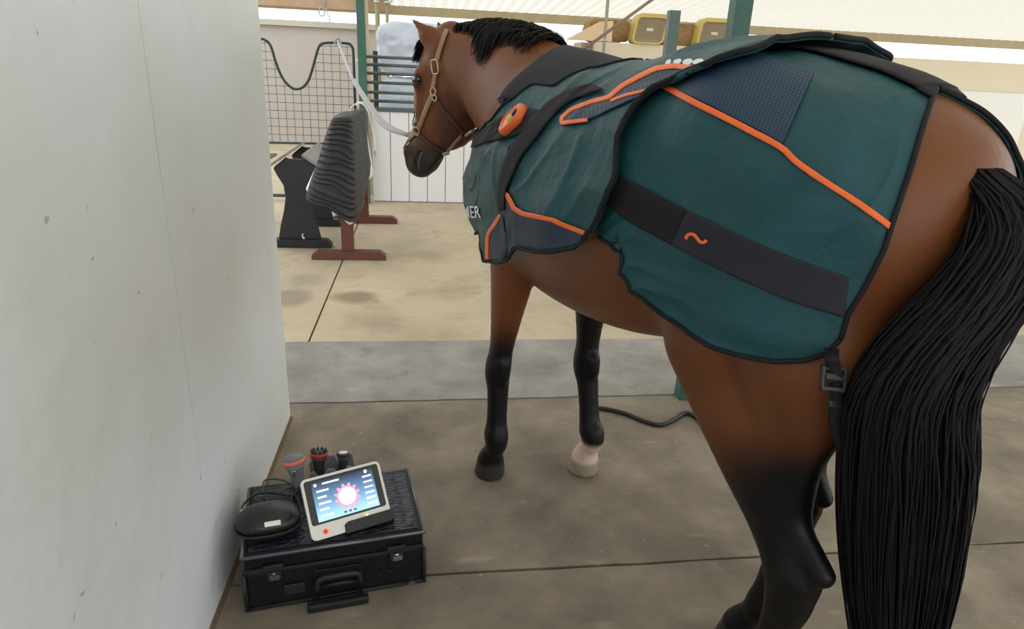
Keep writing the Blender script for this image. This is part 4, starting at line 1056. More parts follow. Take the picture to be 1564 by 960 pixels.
M_hay = mat('brown_hay', (.34, .21, .10), rough=.9, noise_amt=.4, noise_scale=25, bump=.8, bump_scale=40)
for xa, xb, lb in ((894, 958, 'dark brown hay bale at the left end of the beige wall'), (1003, 1062, 'orange-brown hay bale behind the grey-green post')):
    a_ = at_y(xa, 60, 9.85); b_ = at_y(xb, 60, 9.85); bm = bmesh.new(); bmesh.ops.create_cube(bm, size=1); bmesh.ops.subdivide_edges(bm, edges=bm.edges[:], cuts=8, use_grid_fill=True)
    for v in bm.verts:
        q_ = Vector((v.co.x * (b_[0] - a_[0]), v.co.y * .4, v.co.z * .28)); r_ = 1 - .12 * (abs(v.co.x * 2) ** 4) * (abs(v.co.z * 2) ** 4); v.co = q_ * r_ + v.normal * noise.noise(q_ * 7) * .03
    me = bpy.data.meshes.new('hay_bale'); bm.to_mesh(me); bm.free(); me.materials.append(M_hay); o = bpy.data.objects.new('hay_bale', me); COL.objects.link(o); o.location = ((a_[0] + b_[0]) / 2, 9.9, 2.03); tag(o, lb, 'hay bale')
mb = MB(); mb.box((5.6, 9.95, .94), (7.0, .5, 1.86)); struct(mb.build('trim_9', mat('ledge_tan', (.5, .42, .3), rough=.8)))
c_ = at_y(905, 52, 9.3); mb = MB(); mb.prism([(0, 0), (.62, 0), (.62, .26), (.45, .24)], (c_[0] - .3, 9.52, 1.885), (1, 0, 0), (0, 0, 1), (0, .10, 0)); 
tag(mb.build('folded_tarp', mat('pale_orange_tarp', (.80, .60, .38), rough=.7)), 'pale orange folded tarp sloping at the left end of beige wall', 'tarp')
# knotted string hanging from the beam at left
c_ = Vector(at_y(494, 14, 12.81)); t = thing('knotted_string', 'grey knotted string hanging from the roof beam above the mesh gate', 'string', tuple(c_)); mb = MB()
mb.tube([Vector((.03, 0, .30)), Vector((.02, 0, .1)), Vector((.04, 0, .03))], .010, 6); mb.tube([Vector((-.03 + .05 * math.cos(a_), 0, -.04 + .07 * math.sin(a_))) for a_ in np.linspace(0, 2 * PI, 16)[:-1]], .012, 6, closed=True); mb.tube([Vector((.04, 0, .03)), Vector((.06, 0, -.06)), Vector((.09, 0, -.12)), Vector((.10, 0, -.2))], .009, 6)
mb.build('string', mat('grey_string', (.33, .33, .36), rough=.8), t)
# ------------------------------------------------------------------ saddle rack with blanket, black saddle stand
M_redwood = mat('red_brown_wood', (.115, .036, .024), rough=.5, noise_amt=.25, noise_scale=14)
YN, YF = 5.4, 6.72
def tw_(px, py, y_): return Vector(at_y(px, py, y_))
xn = tw_(532, 385, YN).x; rack = thing('saddle_rack', 'red-brown wooden saddle rack with T-shaped feet under a quilted pad', 'saddle rack', (xn, YN, 0)); RO = Vector(rack.location)
xf = tw_(556, 330, YF).x; ZT = 1.02
for (x_, y_, xa, xb) in ((xn, YN, tw_(477, 391, YN).x, tw_(590, 391, YN).x), (xf, YF, tw_(505, 336, YF).x, tw_(607, 336, YF).x)):
    mb = MB(); o0 = Vector((xa, y_ - .045, 0)) - RO; w = xb - xa
    mb.prism([(0, 0), (w, 0), (w, .035), (w - .05, .07), (.05, .07), (0, .035)], o0, (1, 0, 0), (0, 0, 1), (0, .09, 0)); mb.build('foot', M_redwood, rack, bevel=.004)
    mb = MB(); mb.box(Vector((x_, y_, (.07 + ZT) / 2)) - RO, (.095, .07, ZT - .07), bev=.004); mb.build('upright', M_redwood, rack)
mb = MB(); mb.beam(Vector((xn, YN - .06, ZT + .03)) - RO, Vector((xf, YF + .06, ZT + .03)) - RO, .10, .06, bev=.006); mb.build('top_beam', M_redwood, rack)
mb = MB(); mb.beam(Vector((xn, YN, .25)) - RO, Vector((xf, YF, .25)) - RO, .04, .08, bev=.004); mb.build('stretcher', M_redwood, rack)
# quilted pad draped over the beam
M_quilt = bpy.data.materials.new('black_wavy_quilting'); M_quilt.use_nodes = True; nt = M_quilt.node_tree; b = nt.nodes['Principled BSDF']; N = nt.nodes.new; L = nt.links.new
b.inputs['Roughness'].default_value = .6; uv = N('ShaderNodeUVMap'); wv = N('ShaderNodeTexWave'); wv.wave_type = 'BANDS'; wv.bands_direction = 'Y'; wv.inputs['Scale'].default_value = 5.2; wv.inputs['Distortion'].default_value = 7; wv.inputs['Detail'].default_value = 1; wv.inputs['Detail Scale'].default_value = 1.2
L(uv.outputs['UV'], wv.inputs['Vector']); r = N('ShaderNodeValToRGB'); r.color_ramp.elements[0].color = (.004, .004, .006, 1); r.color_ramp.elements[1].color = (.016, .016, .021, 1); L(wv.outputs['Fac'], r.inputs['Fac']); L(r.outputs['Color'], b.inputs['Base Color'])
bp = N('ShaderNodeBump'); bp.inputs['Strength'].default_value = .8; bp.inputs['Distance'].default_value = .02; L(wv.outputs['Fac'], bp.inputs['Height']); L(bp.outputs['Normal'], b.inputs['Normal'])
def drape(name, y0, y1, lenL, lenR, spreadL, spreadR, m, seed, zoff=0, wave=.02, parent=None, origin=RO, skew=0):
    nu, nv = 40, 44; vs = []; uvl = []
    for i in range(nu):
        t = i / (nu - 1); y_ = y0 + (y1 - y0) * t; xc = xn + (xf - xn) * (y_ - YN) / (YF - YN)
        for j in range(nv):
            s = -1 + 2 * j / (nv - 1); L_ = (lenL if s < 0 else lenR); d = abs(s) * (L_ + .055)
            if d < .055: x_ = math.copysign(d, s); z_ = 0
            else:
                q_ = d - .055; sp_ = spreadL if s < 0 else spreadR; x_ = math.copysign(.055 + q_ * sp_, s); z_ = -q_ * math.sqrt(max(0, 1 - sp_ ** 2))
            w = wave * min(1, d * 3) * (noise.noise(Vector((y_ * 4 + seed, s * 2, 0))) * 1.6 + math.sin(y_ * 17 + seed + s * 2) * .5)
            vs.append(Vector((xc + x_ + math.copysign(max(w, -.01), s), y_ + skew * abs(s) * (1 if s < 0 else .3), ZT + .068 + zoff + z_)) - origin); uvl.append((t, s))
    o = link_mesh(name, vs, grid_faces(nu, nv), m, parent); me = o.data; l = me.uv_layers.new(name='UVMap')
    for lp in me.loops: l.data[lp.index].uv = uvl[lp.vertex_index]
    md = o.modifiers.new('t', 'SOLIDIFY'); md.thickness = .014; md.offset = 1; return o
M_lining = mat('white_lining', (.74, .74, .76), rough=.8)
sp_ = thing('saddle_pad', 'black wavy-quilted pad draped over the red-brown saddle rack', 'saddle pad', (xn, YN, ZT + .06)); SO = Vector(sp_.location)
def cape(name, top, bot, m, seed, wave, nu=70, nv=26, th=.012):
    T_ = resample(catmull(top, 6), nu); B_ = resample(catmull(bot, 6), nu); vs = []; uvl = []
    for i in range(nu):
        for j in range(nv):
            t = j / (nv - 1); p = T_[i] * (1 - t) + B_[i] * t; p[2] += .05 * math.sin(PI * min(1, t * 1.4)) * (1 - t)
            w = wave * t * (math.sin(i * .42 + seed) * .6 + noise.noise(Vector((i * .09, t * 2, seed))))
            o_ = np.array([B_[i][0] - T_[i][0], B_[i][1] - T_[i][1], 0]); o_ /= (np.linalg.norm(o_) + 1e-6)
            vs.append(Vector(p + o_ * w) + Vector((xn, 0, 0)) - SO); uvl.append((i / nu * 1.3, t))
    fs = grid_faces(nu, nv)
    # close the fold over the beam top
    n2 = nu // 2
    for i in range(n2 - 1): fs.append((i * nv, (i + 1) * nv, (nu - 2 - i) * nv, (nu - 1 - i) * nv))
    o = link_mesh(name, vs, fs, m, sp_); me = o.data; l = me.uv_layers.new(name='UVMap')
    for lp in me.loops: l.data[lp.index].uv = uvl[lp.vertex_index]
    bm = bmesh.new(); bm.from_mesh(me); bmesh.ops.recalc_face_normals(bm, faces=bm.faces[:]); bm.to_mesh(me); bm.free()
    md = o.modifiers.new('t', 'SOLIDIFY'); md.thickness = th; md.offset = 0; return o
Zt = ZT + .075
cape('quilted_cover', [(-.065, 6.05, Zt), (-.07, 5.6, Zt), (-.065, 5.36, Zt), (0, 5.32, Zt + .005), (.065, 5.34, Zt), (.068, 5.6, Zt), (.065, 6.40, Zt)],
     [(-.20, 6.0, .66), (-.24, 5.6, .58), (-.275, 5.22, .50), (-.09, 5.13, .455), (.075, 5.14, .36), (.115, 5.5, .44), (.125, 6.0, .55), (.125, 6.38, .62)], M_quilt, 1.0, .022)
cape('white_lining', [(-.055, 6.35, Zt - .012), (-.055, 5.9, Zt - .012), (-.055, 5.46, Zt - .012), (0, 5.42, Zt - .01), (.055, 5.44, Zt - .012), (.055, 5.9, Zt - .012), (.055, 6.50, Zt - .012)],
     [(-.31, 6.35, .56), (-.33, 6.0, .54), (-.30, 5.46, .53), (-.08, 5.30, .45), (.04, 5.32, .30), (.09, 5.7, .50), (.12, 6.50, .50)], M_lining, 4.0, .01)
mb = MB(); mb.box(Vector(at_y(497, 309, 5.16)) - SO, (.035, .004, .045)); mb.build('sewn_label', M_lining, sp_)
# white straps hanging at the far end
br = thing('girth_strap', 'white and pink straps looped over the far end of the saddle rack', 'straps', (xf, YF - .12, ZT + .08)); BO = Vector(br.location)
M_pinkw = mat('pinkish_white_webbing', (.70, .58, .55), rough=.8)
def web(name, pts, w, m):
    pts = [Vector(p) for p in catmull(pts, 6)]; vs = []
    for i, p in enumerate(pts):
        vs += [p + Vector((0, -w / 2, 0)) , p + Vector((0, w / 2, 0))]
    o = link_mesh(name, vs, grid_faces(len(pts), 2), m, br); o.modifiers.new('t', 'SOLIDIFY').thickness = .01
web('strap', [(-.13, 0, -.25), (-.085, 0, -.05), (-.03, 0, .03), (.05, 0, .02), (.10, 0, -.12), (.13, 0, -.34), (.12, 0, -.46)], .12, M_lining)
web('strap', [(-.02, .0, .045), (.065, 0, .03), (.115, 0, -.10), (.10, 0, -.30), (.085, 0, -.58)], .06, M_pinkw)
mb = MB(); mb.box((.135, -.03, -.40), (.02, .10, .05), bev=.004); mb.build('buckle', M_steel, br)

M_blk = mat('black_board', (.012, .013, .018), rough=.55, noise_amt=.2, noise_scale=12); M_blkg = mat('grey_black_plastic', (.018, .019, .022), rough=.5, spec=.35); M_grayt = mat('weathered_grey_board', (.22, .22, .20), rough=.6)
YS, YS2 = 5.75, 6.55
st = thing('saddle_stand', 'black saddle stand with hourglass end panels and grey sloped top boards', 'saddle stand', tuple(at_z(454, 378))); StO = Vector(st.location)
ol = [(419, 264), (437, 250), (454, 253), (476, 262), (475, 275), (467, 292), (466, 307), (472, 330), (481, 367), (427, 366), (430, 340), (435, 315), (435, 295), (425, 277)]
pl_ = [at_y(x_, y_, YS) for x_, y_ in ol]; cx0 = at_y(454, 300, YS)[0]
half = []  # tidy symmetric outline from the visible edge
prof = [(.175, .070), (.150, .19), (.118, .30), (.095, .42), (.105, .52), (.150, .60), (.175, .655), (.160, .675), (.075, .745), (.05, .735)]
out = [(x_, z_) for x_, z_ in prof] + [(-x_, z_) for x_, z_ in prof[::-1]]
for y_ in (YS, YS2):
    mb = MB(); mb.prism(out, Vector((cx0, y_, 0)) - StO, (1, 0, 0), (0, 0, 1), (0, .03, 0)); mb.build('end_panel', M_blk, st, bevel=.004)
    mb = MB(); mb.prism([(-.26, 0), (.26, 0), (.26, .03), (.22, .07), (-.22, .07), (-.26, .03)], Vector((cx0, y_ - .035, 0)) - StO, (1, 0, 0), (0, 0, 1), (0, .10, 0)); mb.build('foot', M_blkg, st, bevel=.004)
for s in (1, -1):
    mb = MB(); a_ = Vector((cx0 + s * .055, 0, .765)); b_ = Vector((cx0 + s * .185, 0, .675)); d_ = (b_ - a_); nrm_ = Vector((-d_.z, 0, d_.x)).normalized() * (-.02 if s > 0 else .02)
    if nrm_.z < 0: nrm_ = -nrm_
    vs = [Vector((p.x, y_, p.z)) + k * nrm_ - StO for y_ in (YS - .03, YS2 + .06) for k in (0, 1) for p in (a_, b_)]
    mb.add(vs, [(0, 1, 3, 2), (4, 6, 7, 5), (0, 4, 5, 1), (2, 3, 7, 6), (0, 2, 6, 4), (1, 5, 7, 3)]); mb.build('top_board', M_grayt, st)
mb = MB(); c_ = tw_(465, 360, YS - .004) - StO; n_ = 14
o1 = [(.022 * math.cos(a), .030 * math.sin(a)) for a in np.linspace(.75 * PI, 1.45 * PI, n_)]; o2 = [(.006 + .018 * math.cos(a), .004 + .020 * math.sin(a)) for a in np.linspace(1.45 * PI, .75 * PI, n_)]
mb.prism(o1 + o2, c_, (1, 0, 0), (0, 0, 1), (0, .003, 0)); mb.build('crescent_mark', M_lining, st)

# ------------------------------------------------------------------ black hose
hz = [(900, 621), (925, 624), (955, 631), (985, 643), (1008, 648), (1028, 641), (1045, 631), (1060, 634), (1078, 648), (1110, 652), (1150, 640)]
hp0 = Vector(at_z(985, 643, .011)); mb = MB(); mb.tube([Vector(p) - hp0 for p in catmull([at_z(x_, y_, .011) for x_, y_ in hz], 8)], .011, 10)
o = mb.build('hose', mat('black_rubber_hose', (.014, .016, .020), rough=.45)); o.location = hp0; tag(o, 'black rubber hose curving on the concrete behind the white-footed leg', 'hose')

# ------------------------------------------------------------------ therapy case and what lies on it
H = .195
FL, FR = Vector(at_z(378, 934)), Vector(at_z(648, 888)); FR.z = FL.z = 0
ux = (FR - FL).normalized(); uy = Vector((-ux.y, ux.x, 0)); Wd = (FR - FL).length; Dp = .345
case = thing('equipment_case', 'black crocodile-textured equipment case on the concrete by the white wall', 'case', tuple(FL)); case.rotation_euler = (0, 0, math.atan2(ux.y, ux.x))
bpy.context.view_layer.update(); CMt = case.matrix_world.copy()
def cw(x_, y_, z_): return CMt @ Vector((x_, y_, z_))
M_case = mat('black_case_shell', (.006, .006, .008), rough=.5, bump=.25, bump_scale=60, spec=.3)
M_croc = bpy.data.materials.new('crocodile_vinyl'); M_croc.use_nodes = True; nt = M_croc.node_tree; b = nt.nodes['Principled BSDF']; N = nt.nodes.new; L = nt.links.new
b.inputs['Base Color'].default_value = (.016, .018, .034, 1); b.inputs['Roughness'].default_value = .3; b.inputs['Coat Weight'].default_value = .1; b.inputs['Specular IOR Level'].default_value = .4
tc = N('ShaderNodeTexCoord'); mp = N('ShaderNodeMapping'); mp.inputs['Scale'].default_value = (1, 1.9, 1); vo = N('ShaderNodeTexVoronoi'); vo.inputs['Scale'].default_value = 42; L(tc.outputs['Object'], mp.inputs['Vector']); L(mp.outputs['Vector'], vo.inputs['Vector'])
bp = N('ShaderNodeBump'); bp.inputs['Strength'].default_value = .7; bp.inputs['Distance'].default_value = .012; bp.invert = True; L(vo.outputs['Distance'], bp.inputs['Height']); L(bp.outputs['Normal'], b.inputs['Normal'])
M_edge = mat('dull_metal_edge', (.16, .16, .18), rough=.35, metal=.7)
mb = MB(); mb.box((Wd / 2, Dp / 2, .068), (Wd - .006, Dp - .006, .128), bev=.008); mb.build('body', M_case, case)
mb = MB(); mb.box((Wd / 2, Dp / 2, .164), (Wd - .006, Dp - .006, .058), bev=.008); lid = mb.build('lid', M_case, case)
mb = MB(); mb.box((Wd / 2, Dp / 2, .194), (Wd - .034, Dp - .034, .004), bev=.001); mb.build('lid_panel', M_croc, lid)
mb = MB()
for a_, b_ in (((0, 0), (Wd, 0)), ((Wd, 0), (Wd, Dp)), ((Wd, Dp), (0, Dp)), ((0, Dp), (0, 0))):
    mb.tube([Vector((a_[0], a_[1], .188)), Vector((b_[0], b_[1], .188))], .0055, 8)
mb.build('edge_trim', M_edge, lid)
mb = MB()
for a_ in ((0, 0), (Wd, 0), (0, Dp), (Wd, Dp)): mb.cyl((a_[0], a_[1], .004), (a_[0], a_[1], .13), .006, 8)
for y_ in (0, Dp): mb.tube([Vector((0, y_, .008)), Vector((Wd, y_, .008))], .006, 8)
for x_ in (0, Wd): mb.tube([Vector((x_, 0, .008)), Vector((x_, Dp, .008))], .006, 8)
mb.build('edge_trim', M_blkg, case)
mb = MB(); mb.box((Wd / 2, -.001, .136), (Wd - .02, .006, .010), bev=.002); mb.build('seam_rail', M_blkg, case)
M_latch = mat('black_latch', (.030, .030, .034), rough=.3, metal=.3); M_chrome = mat('chrome', (.6, .6, .62), rough=.2, metal=1)
for x_, chrome in ((.082, False), (Wd - .085, True)):
    mb = MB(); mb.box((x_, -.008, .150), (.056, .012, .020), bev=.003); mb.box((x_, -.006, .122), (.040, .012, .030), bev=.003); lt = mb.build('latch', M_latch, case)
    mb = MB(); mb.box((x_ + .002, -.014, .118), (.028, .005, .016), bev=.002); mb.cyl((x_, -.012, .132), (x_, -.019, .132), .006, 10); mb.build('latch_tongue', M_chrome if chrome else M_edge, lt)
    mb = MB(); mb.box((x_ + (-.055 if not chrome else .055), -.003, .145), (.055, .005, .008)); mb.build('hinge_bar', M_blkg, lt)
hx = .26
mb = MB(); mb.tube([Vector(p) for p in catmull([(hx - .058, -.004, .050), (hx - .062, -.022, .066), (hx - .052, -.028, .098), (hx, -.030, .104), (hx + .052, -.028, .100), (hx + .062, -.022, .068), (hx + .058, -.004, .052)], 5)], .0085, 10); mb.tube([Vector((hx - .058, -.010, .055)), Vector((hx, -.016, .064)), Vector((hx + .058, -.010, .057))], .006, 8); hdl = mb.build('handle', M_blkg, case)
mb = MB(); mb.box((hx, -.001, .076), (.136, .006, .070), bev=.002); mb.build('handle_recess', M_black, hdl)
mb = MB(); mb.box((.135, -.004, .060), (.060, .006, .036), bev=.003); mb.cyl((.130, -.005, .060), (.130, -.010, .060), .004, 10); mb.build('lock', M_latch, case)
mb = MB(); mb.tube([Vector((.395 + .018 * math.cos(a) * (1 - a / 30), -.004, .062 + .010 * math.sin(a))) for a in np.linspace(0, 9, 40)], .0012, 5); mb.build('maker_mark', M_blkg, case)
mb = MB(); mb.box((.255, -.042, .014), (.175, .022, .026), bev=.006); ph = mb.build('pull_handle', M_black, case)
for x_ in (.19, .32): mb = MB(); mb.box((x_, -.018, .012), (.014, .045, .010)); mb.build('handle_rod', M_blkg, ph)
mb = MB(); mb.box((Wd - .04, -.004, .012), (.02, .010, .008)); mb.build('corner_rivet', M_chrome, case)

# tablet-style control display -----------------------------------------------------------
TB = Vector(at_z(477, 828, H + .004)); TRr = Vector(at_z(599, 791, H + .016)); tU = (TRr - TB); TW = tU.length; tU.normalize()
TT = Vector(at_y(462, 733, TB.y + .105)); tV = (TT - TB); tV = tV - tU * tV.dot(tU); TH = tV.length; tV.normalize(); tN = tU.cross(tV).normalized()
tab = thing('control_display', 'silver-framed therapy control display with lit blue screen, leaning on the black case', 'display', tuple(TB)); TO = TB
def T3(u, v, n=0): return tU * (u * TW) + tV * (v * TH) + tN * n
def rrect(u0, v0, u1, v1, r, n=6):
    pts = []; a_ = TW / TH; ru, rv = r / TW, r / TH
    for cu, cv, a0 in ((u1 - ru, v1 - rv, 0), (u0 + ru, v1 - rv, PI / 2), (u0 + ru, v0 + rv, PI), (u1 - ru, v0 + rv, 1.5 * PI)):
        for k in range(n): a = a0 + k / (n - 1) * PI / 2; pts.append((cu + ru * math.cos(a), cv + rv * math.sin(a)))
    return pts
def plate(name, uv, n0, n1, m, parent=tab, bevel=0):
    mb = MB(); vs = [T3(u, v, n0) for u, v in uv] + [T3(u, v, n1) for u, v in uv]; n_ = len(uv)
    mb.add(vs, [tuple(range(n_))[::-1], tuple(range(n_, 2 * n_))] + [(i, (i + 1) % n_, (i + 1) % n_ + n_, i + n_) for i in range(n_)]); return mb.build(name, m, parent, bevel=bevel)
M_silver = mat('silver_frame', (.78, .77, .75), rough=.3, metal=.1); M_glass = mat('black_glass', (.008, .009, .012), rough=.08, coat=.5)
plate('frame', rrect(0, 0, 1, 1, .016), -.018, .004, M_silver, bevel=.002)
plate('bezel', rrect(.035, .235, .965, .955, .008), .004, .0050, M_glass)
M_scr = bpy.data.materials.new('lit_screen'); M_scr.use_nodes = True; nt = M_scr.node_tree; b = nt.nodes['Principled BSDF']; uvn = nt.nodes.new('ShaderNodeUVMap'); sx_ = nt.nodes.new('ShaderNodeSeparateXYZ'); rp = nt.nodes.new('ShaderNodeValToRGB')
rp.color_ramp.elements[0].color = (.33, .62, .90, 1); rp.color_ramp.elements[1].color = (.008, .015, .04, 1); e_ = rp.color_ramp.elements.new(.45); e_.color = (.12, .25, .42, 1)
nt.links.new(uvn.outputs[0], sx_.inputs[0]); nt.links.new(sx_.outputs[1], rp.inputs[0]); nt.links.new(rp.outputs[0], b.inputs['Emission Color']); b.inputs['Emission Strength'].default_value = .95; b.inputs['Base Color'].default_value = (.01, .01, .012, 1); b.inputs['Roughness'].default_value = .1
su0, sv0, su1, sv1 = .12, .27, .885, .915
scr = plate('screen', [(su0, sv0), (su1, sv0), (su1, sv1), (su0, sv1)], .0050, .0054, M_scr)
l = scr.data.uv_layers.new(name='UVMap')
for lp in scr.data.loops: l.data[lp.index].uv = [(0, 0), (1, 0), (1, 1), (0, 1)][lp.vertex_index % 4]
def em(name, c, s=1.0): return mat(name, (.02, .02, .02), emit=c, emit_s=s)
E_white = em('white_pixels', (1, 1, 1), 1.1); E_pink = em('pink_pixels', (1.0, .30, .42), .9); E_pale = em('pale_pixels', (.75, .85, 1.0), .8); E_dk = em('dark_pixels', (.10, .15, .25), .6)
gu, gv, gr = .52, .56, .026
def disc(name, u, v, r, n1, m, teeth=0, n=40, parent=scr):
    pts = []
    for k in range(n if not teeth else teeth * 4):
        a = 2 * PI * k / (n if not teeth else teeth * 4); rr_ = r * (1 if not teeth else (1.22 if k % 4 in (1, 2) else .95)); pts.append((u + rr_ * math.cos(a) / TW, v + rr_ * math.sin(a) / TH))
    return plate(name, pts, .0054, n1, m, parent)
disc('dial_ring', gu, gv, gr * 1.22, .0057, E_pink, teeth=12); disc('dial', gu, gv, gr * .98, .0060, E_white)
plate('title_text', [(.25, .845), (.46, .845), (.46, .875), (.25, .875)], .0054, .0058, E_pale, scr); disc('menu_icon', .165, .86, .0045, .0058, E_white)
for k in range(5): plate('left_readout', [(.165, .335 + k * .10), (.165 + (.11 if k % 2 else .15), .335 + k * .10), (.165 + (.11 if k % 2 else .15), .368 + k * .10), (.165, .368 + k * .10)], .0054, .0058, E_white if k < 2 else E_pale, scr)
for k in range(6): plate('right_readout', [(.745, .33 + k * .09), (.86, .33 + k * .09), (.86, .36 + k * .09), (.745, .36 + k * .09)], .0054, .0058, E_white if k < 3 else em('lilac_pixels', (.9, .65, .85), .8), scr)
disc('settings_icon', .80, .875, .005, .0058, E_white)
for u_ in (.44, .50, .56): plate('bottom_icon', [(u_, .30), (u_ + .035, .30), (u_ + .035, .335), (u_, .335)], .0054, .0058, E_dk, scr)
disc('power_button', .175, .105, .0085, .0065, mat('orange_button', (.85, .16, .07), rough=.4, emit=(.9, .15, .05), emit_s=.25), parent=tab); disc('button_centre', .175, .105, .0040, .0072, mat('dark_red_icon', (.35, .03, .02), rough=.4), parent=tab)
disc('status_light', .70, .18, .003, .0068, em('yellow_light', (1, .85, .2), 1.0), parent=tab)
kb = [(.40, -.03), (.98, -.03), (1.04, .02), (1.04, .155), (.46, .155), (.41, .12)]
plate('stand_foot', kb, -.03, .010, M_black, bevel=.003)

# oval pouch --------------------------------------------------------------------------------
pc = Vector(at_z(408, 822, H)); pc.y += .035; pch = thing('zip_pouch', 'black oval zip pouch with small white label on the case, against the wall', 'pouch', (pc.x, pc.y, H)); pch.rotation_euler = (0, 0, .22)
M_pouch = mat('black_eva_shell', (.010, .010, .011), rough=.35, bump=.15, bump_scale=90)
def shell(z0, z1, sx, sy, dome, seed=0):
    mb = MB(); prof = []; n_ = 36; vs = []; fs = []
    lv = [(1.0, 0), (1.0, .25)] + [(math.cos(t), .25 + .75 * math.sin(t)) for t in np.linspace(.15, PI / 2 - .05, 9)]
    for r_, h_ in lv:
        for k in range(n_):
            a = 2 * PI * k / n_; q = 1 / (abs(math.cos(a)) ** 2.6 + abs(math.sin(a)) ** 2.6) ** (1 / 2.6); vs.append((sx * r_ * q * math.cos(a), sy * r_ * q * math.sin(a), z0 + (z1 - z0) * h_))
    for i in range(len(lv) - 1):
        for k in range(n_): fs.append((i * n_ + k, i * n_ + (k + 1) % n_, (i + 1) * n_ + (k + 1) % n_, (i + 1) * n_ + k))
    fs.append(tuple(range(n_))[::-1]); fs.append(tuple((len(lv) - 1) * n_ + k for k in range(n_))); return mb.add(vs, fs, True)
shell(.030, .0, .088, .062, 1).build('lower_shell', M_pouch, pch); ush = shell(.034, .085, .090, .064, 1).build('upper_shell', M_pouch, pch)
mb = MB(); mb.tube([Vector((.092 * math.cos(a) / (abs(math.cos(a)) ** 2.6 + abs(math.sin(a)) ** 2.6) ** (1 / 2.6), .066 * math.sin(a) / (abs(math.cos(a)) ** 2.6 + abs(math.sin(a)) ** 2.6) ** (1 / 2.6), .032)) for a in np.linspace(0, 2 * PI, 49)[:-1]], .0035, 6, closed=True); mb.build('zip', M_blkg, pch)
mb = MB(); mb.box((.012, -.0595, .0675), (.044, .003, .014), Matrix.Rotation(-.735, 3, 'X'), .001); mb.build('label_tag', M_whiteb, ush)

# three hand applicators in a grey cradle ----------------------------------------------------------
M_gr = mat('mid_grey_plastic', (.20, .20, .22), rough=.4); M_grd = mat('dark_grey_plastic', (.045, .046, .05), rough=.4); M_red = mat('red_ring', (.50, .03, .03), rough=.35); M_pink = mat('coral_ring', (.70, .20, .14), rough=.4)
def tilt(px, py, z_, ang, axis='X'): return Vector(at_z(px, py, z_))
cr0 = Vector(at_z(506, 736, H)); crd = thing('applicator_cradle', 'mid-grey plastic cradle at the back of the black case', 'cradle', tuple(cr0)); crd.rotation_euler = (0, 0, .15)
mb = MB(); mb.prism([(-.065, 0), (.085, 0), (.072, .090), (.050, .098), (.030, .045), (.012, .092), (-.014, .096), (-.036, .045), (-.052, .086), (-.068, .070)], (0, .035, 0), (1, 0, 0), (0, 0, 1), (0, -.020, 0))
mb.prism([(-.065, 0), (.085, 0), (.072, .060), (.052, .068), (.030, .030), (.012, .060), (-.010, .064), (-.032, .028), (-.052, .060), (-.068, .050)], (0, -.010, 0), (1, 0, 0), (0, 0, 1), (0, -.012, 0)); mb.build('side_plate', M_gr, crd, bevel=.003)
mb = MB(); mb.box((.01, .0, .008), (.15, .075, .016), bev=.003); mb.build('base', M_grd, crd)
def applicator(px, py, zt, label, ringm, head, lean, R0=.022, bpx=None):
    base = Vector(at_z(*(bpx or (px, py + 40)), H + .012)); topp = Vector(at_y(px, py, base.y + .02)); d = (topp - base); L_ = d.length; z_ = d.normalized(); x_ = Vector((1, 0, 0)); y_ = z_.cross(x_).normalized(); x_ = y_.cross(z_); R = Matrix((x_, y_, z_)).transposed()
    t = thing('hand_applicator', label, 'applicator', tuple(base), 'hand applicators'); t.rotation_euler = R.to_euler()
    mb = MB(); mb.lathe([(R0 * .45, 0), (R0 * .58, .004), (R0 * .55, L_ * .35), (R0 * .8, L_ * .7), (R0, L_ * .86)], n=24); mb.build('grip', M_grd if head != 'grey' else M_gr, t)
    mb = MB(); mb.lathe([(R0 * 1.0, L_ * .86), (R0 * 1.08, L_ * .88), (R0 * 1.08, L_ * .97), (R0, L_ * .99)], n=24); rg = mb.build('ring', ringm, t)
    if head == 'spiked':
        mb = MB(); mb.lathe([(R0 * .95, L_ * .98), (R0 * .9, L_ * 1.02), (R0 * .3, L_ * 1.03)], n=24)
        for k in range(10): a = 2 * PI * k / 10; mb.lathe([(.004, 0), (.0035, .008), (.001, .010)], (R0 * .8 * math.cos(a), R0 * .8 * math.sin(a), L_ * 1.01), 8)
        mb.build('spiked_head', mat('dark_green_rubber', (.02, .035, .03), rough=.5), t)
    elif head == 'light':
        mb = MB(); mb.lathe([(R0 * .85, L_ * .98), (R0 * .6, L_ * 1.02), (R0 * .1, L_ * 1.025)], n=24); mb.build('lens', mat('white_lens', (.85, .85, .88), rough=.15), t)
    else:
        mb = MB(); mb.lathe([(R0 * 1.0, L_ * .98), (R0 * .9, L_ * 1.06), (R0 * .5, L_ * 1.12), (.002, L_ * 1.13)], n=24); mb.build('dome', M_gr, t)
        mb = MB(); mb.box((0, -R0 * .75, L_ * .62), (.014, .010, .020), bev=.002); mb.build('trigger', M_chrome, t)
    return t
applicator(487, 690, 0, 'dark applicator with red ring and spiked head, middle of the cradle', M_red, 'spiked', 0, R0=.029)
applicator(524, 690, 0, 'dark applicator with white lens, right end of the cradle', M_grd, 'light', 0, R0=.020)
applicator(448, 700, 0, 'grey applicator with coral ring beside the white wall', M_pink, 'grey', 0, R0=.033, bpx=(458, 748))
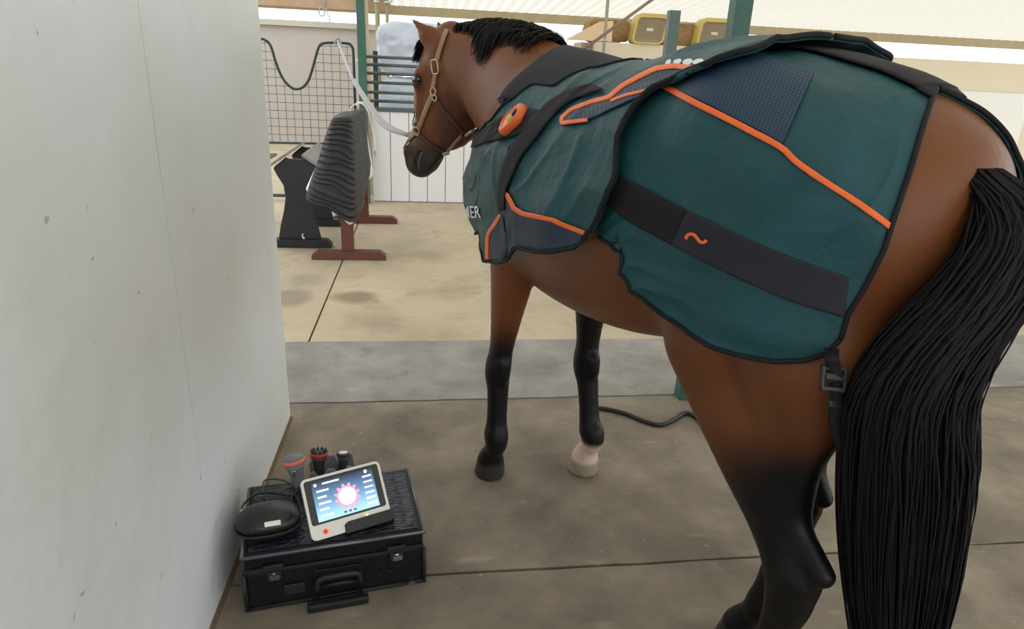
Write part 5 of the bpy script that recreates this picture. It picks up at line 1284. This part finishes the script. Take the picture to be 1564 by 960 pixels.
# cables
def cable(name, pts, r, m, label):
    p0 = Vector(pts[0]); t = thing(name, label, 'cable', tuple(p0)); mb = MB(); mb.tube([Vector(p) - p0 for p in catmull(pts, 8)], r, 8); mb.build('cord', m, t); return t, p0
zt = H + .005
t, p0 = cable('cable', [at_z(455, 745, zt), at_z(432, 733, zt + .012), at_z(405, 733, zt + .004), at_z(403, 752, zt), at_z(415, 775, zt + .01)], .0026, M_grd, 'thin grey cable looping over the back of the case lid')
t, p0 = cable('cable', [at_z(448, 757, zt), at_z(400, 752, zt + .01), at_z(372, 770, zt), at_z(365, 800, zt + .004)], .0034, M_black, 'black cable with white tag running to the pouch')
mb = MB(); c_ = Vector(at_z(369, 783, zt)) - p0; mb.box(c_, (.008, .026, .010), Matrix.Rotation(.1, 3, 'Z'), .002); mb.build('tag', M_whiteb, t)
cpts = [];  rr_ = random.Random(8)
for k in range(14): a = k * 1.9; cpts.append(Vector(at_z(452 + 8 * math.cos(a), 765 + 22 * math.sin(a * .7), H + .008 + .014 * rr_.random() + .001 * k)))
cable('cable', cpts, .0045, M_black, 'tangled black cable heap between the pouch and the display')

# ------------------------------------------------------------------ light
w = bpy.data.worlds.new('sky'); SC.world = w; w.use_nodes = True; nt = w.node_tree; bg = nt.nodes['Background']
bg.inputs[0].default_value = (.985, .99, 1.0, 1); bg.inputs[1].default_value = 1.15
M_roof2 = M_roof.copy(); M_roof2.name = 'dull_translucent_sheet'
for n_ in M_roof2.node_tree.nodes:
    if n_.type == 'MIX_SHADER': n_.inputs[0].default_value = .7
mb = MB(); mb.box((1.5, 1.0, 3.25), (13, 9.0, .03)); struct(mb.build('ceiling', M_roof2))
def area(name, loc, rot, sx, sy, power, color=(1, 1, 1)):
    d = bpy.data.lights.new(name, 'AREA'); d.shape = 'RECTANGLE'; d.size = sx; d.size_y = sy; d.energy = power; d.color = color; o = bpy.data.objects.new(name, d); COL.objects.link(o); o.location = loc; o.rotation_euler = rot; return o
SC.view_settings.view_transform = 'Standard'; SC.view_settings.look = 'None'; SC.view_settings.exposure = 0.85; SC.view_settings.gamma = 1.0; SC.view_settings.use_curve_mapping = False
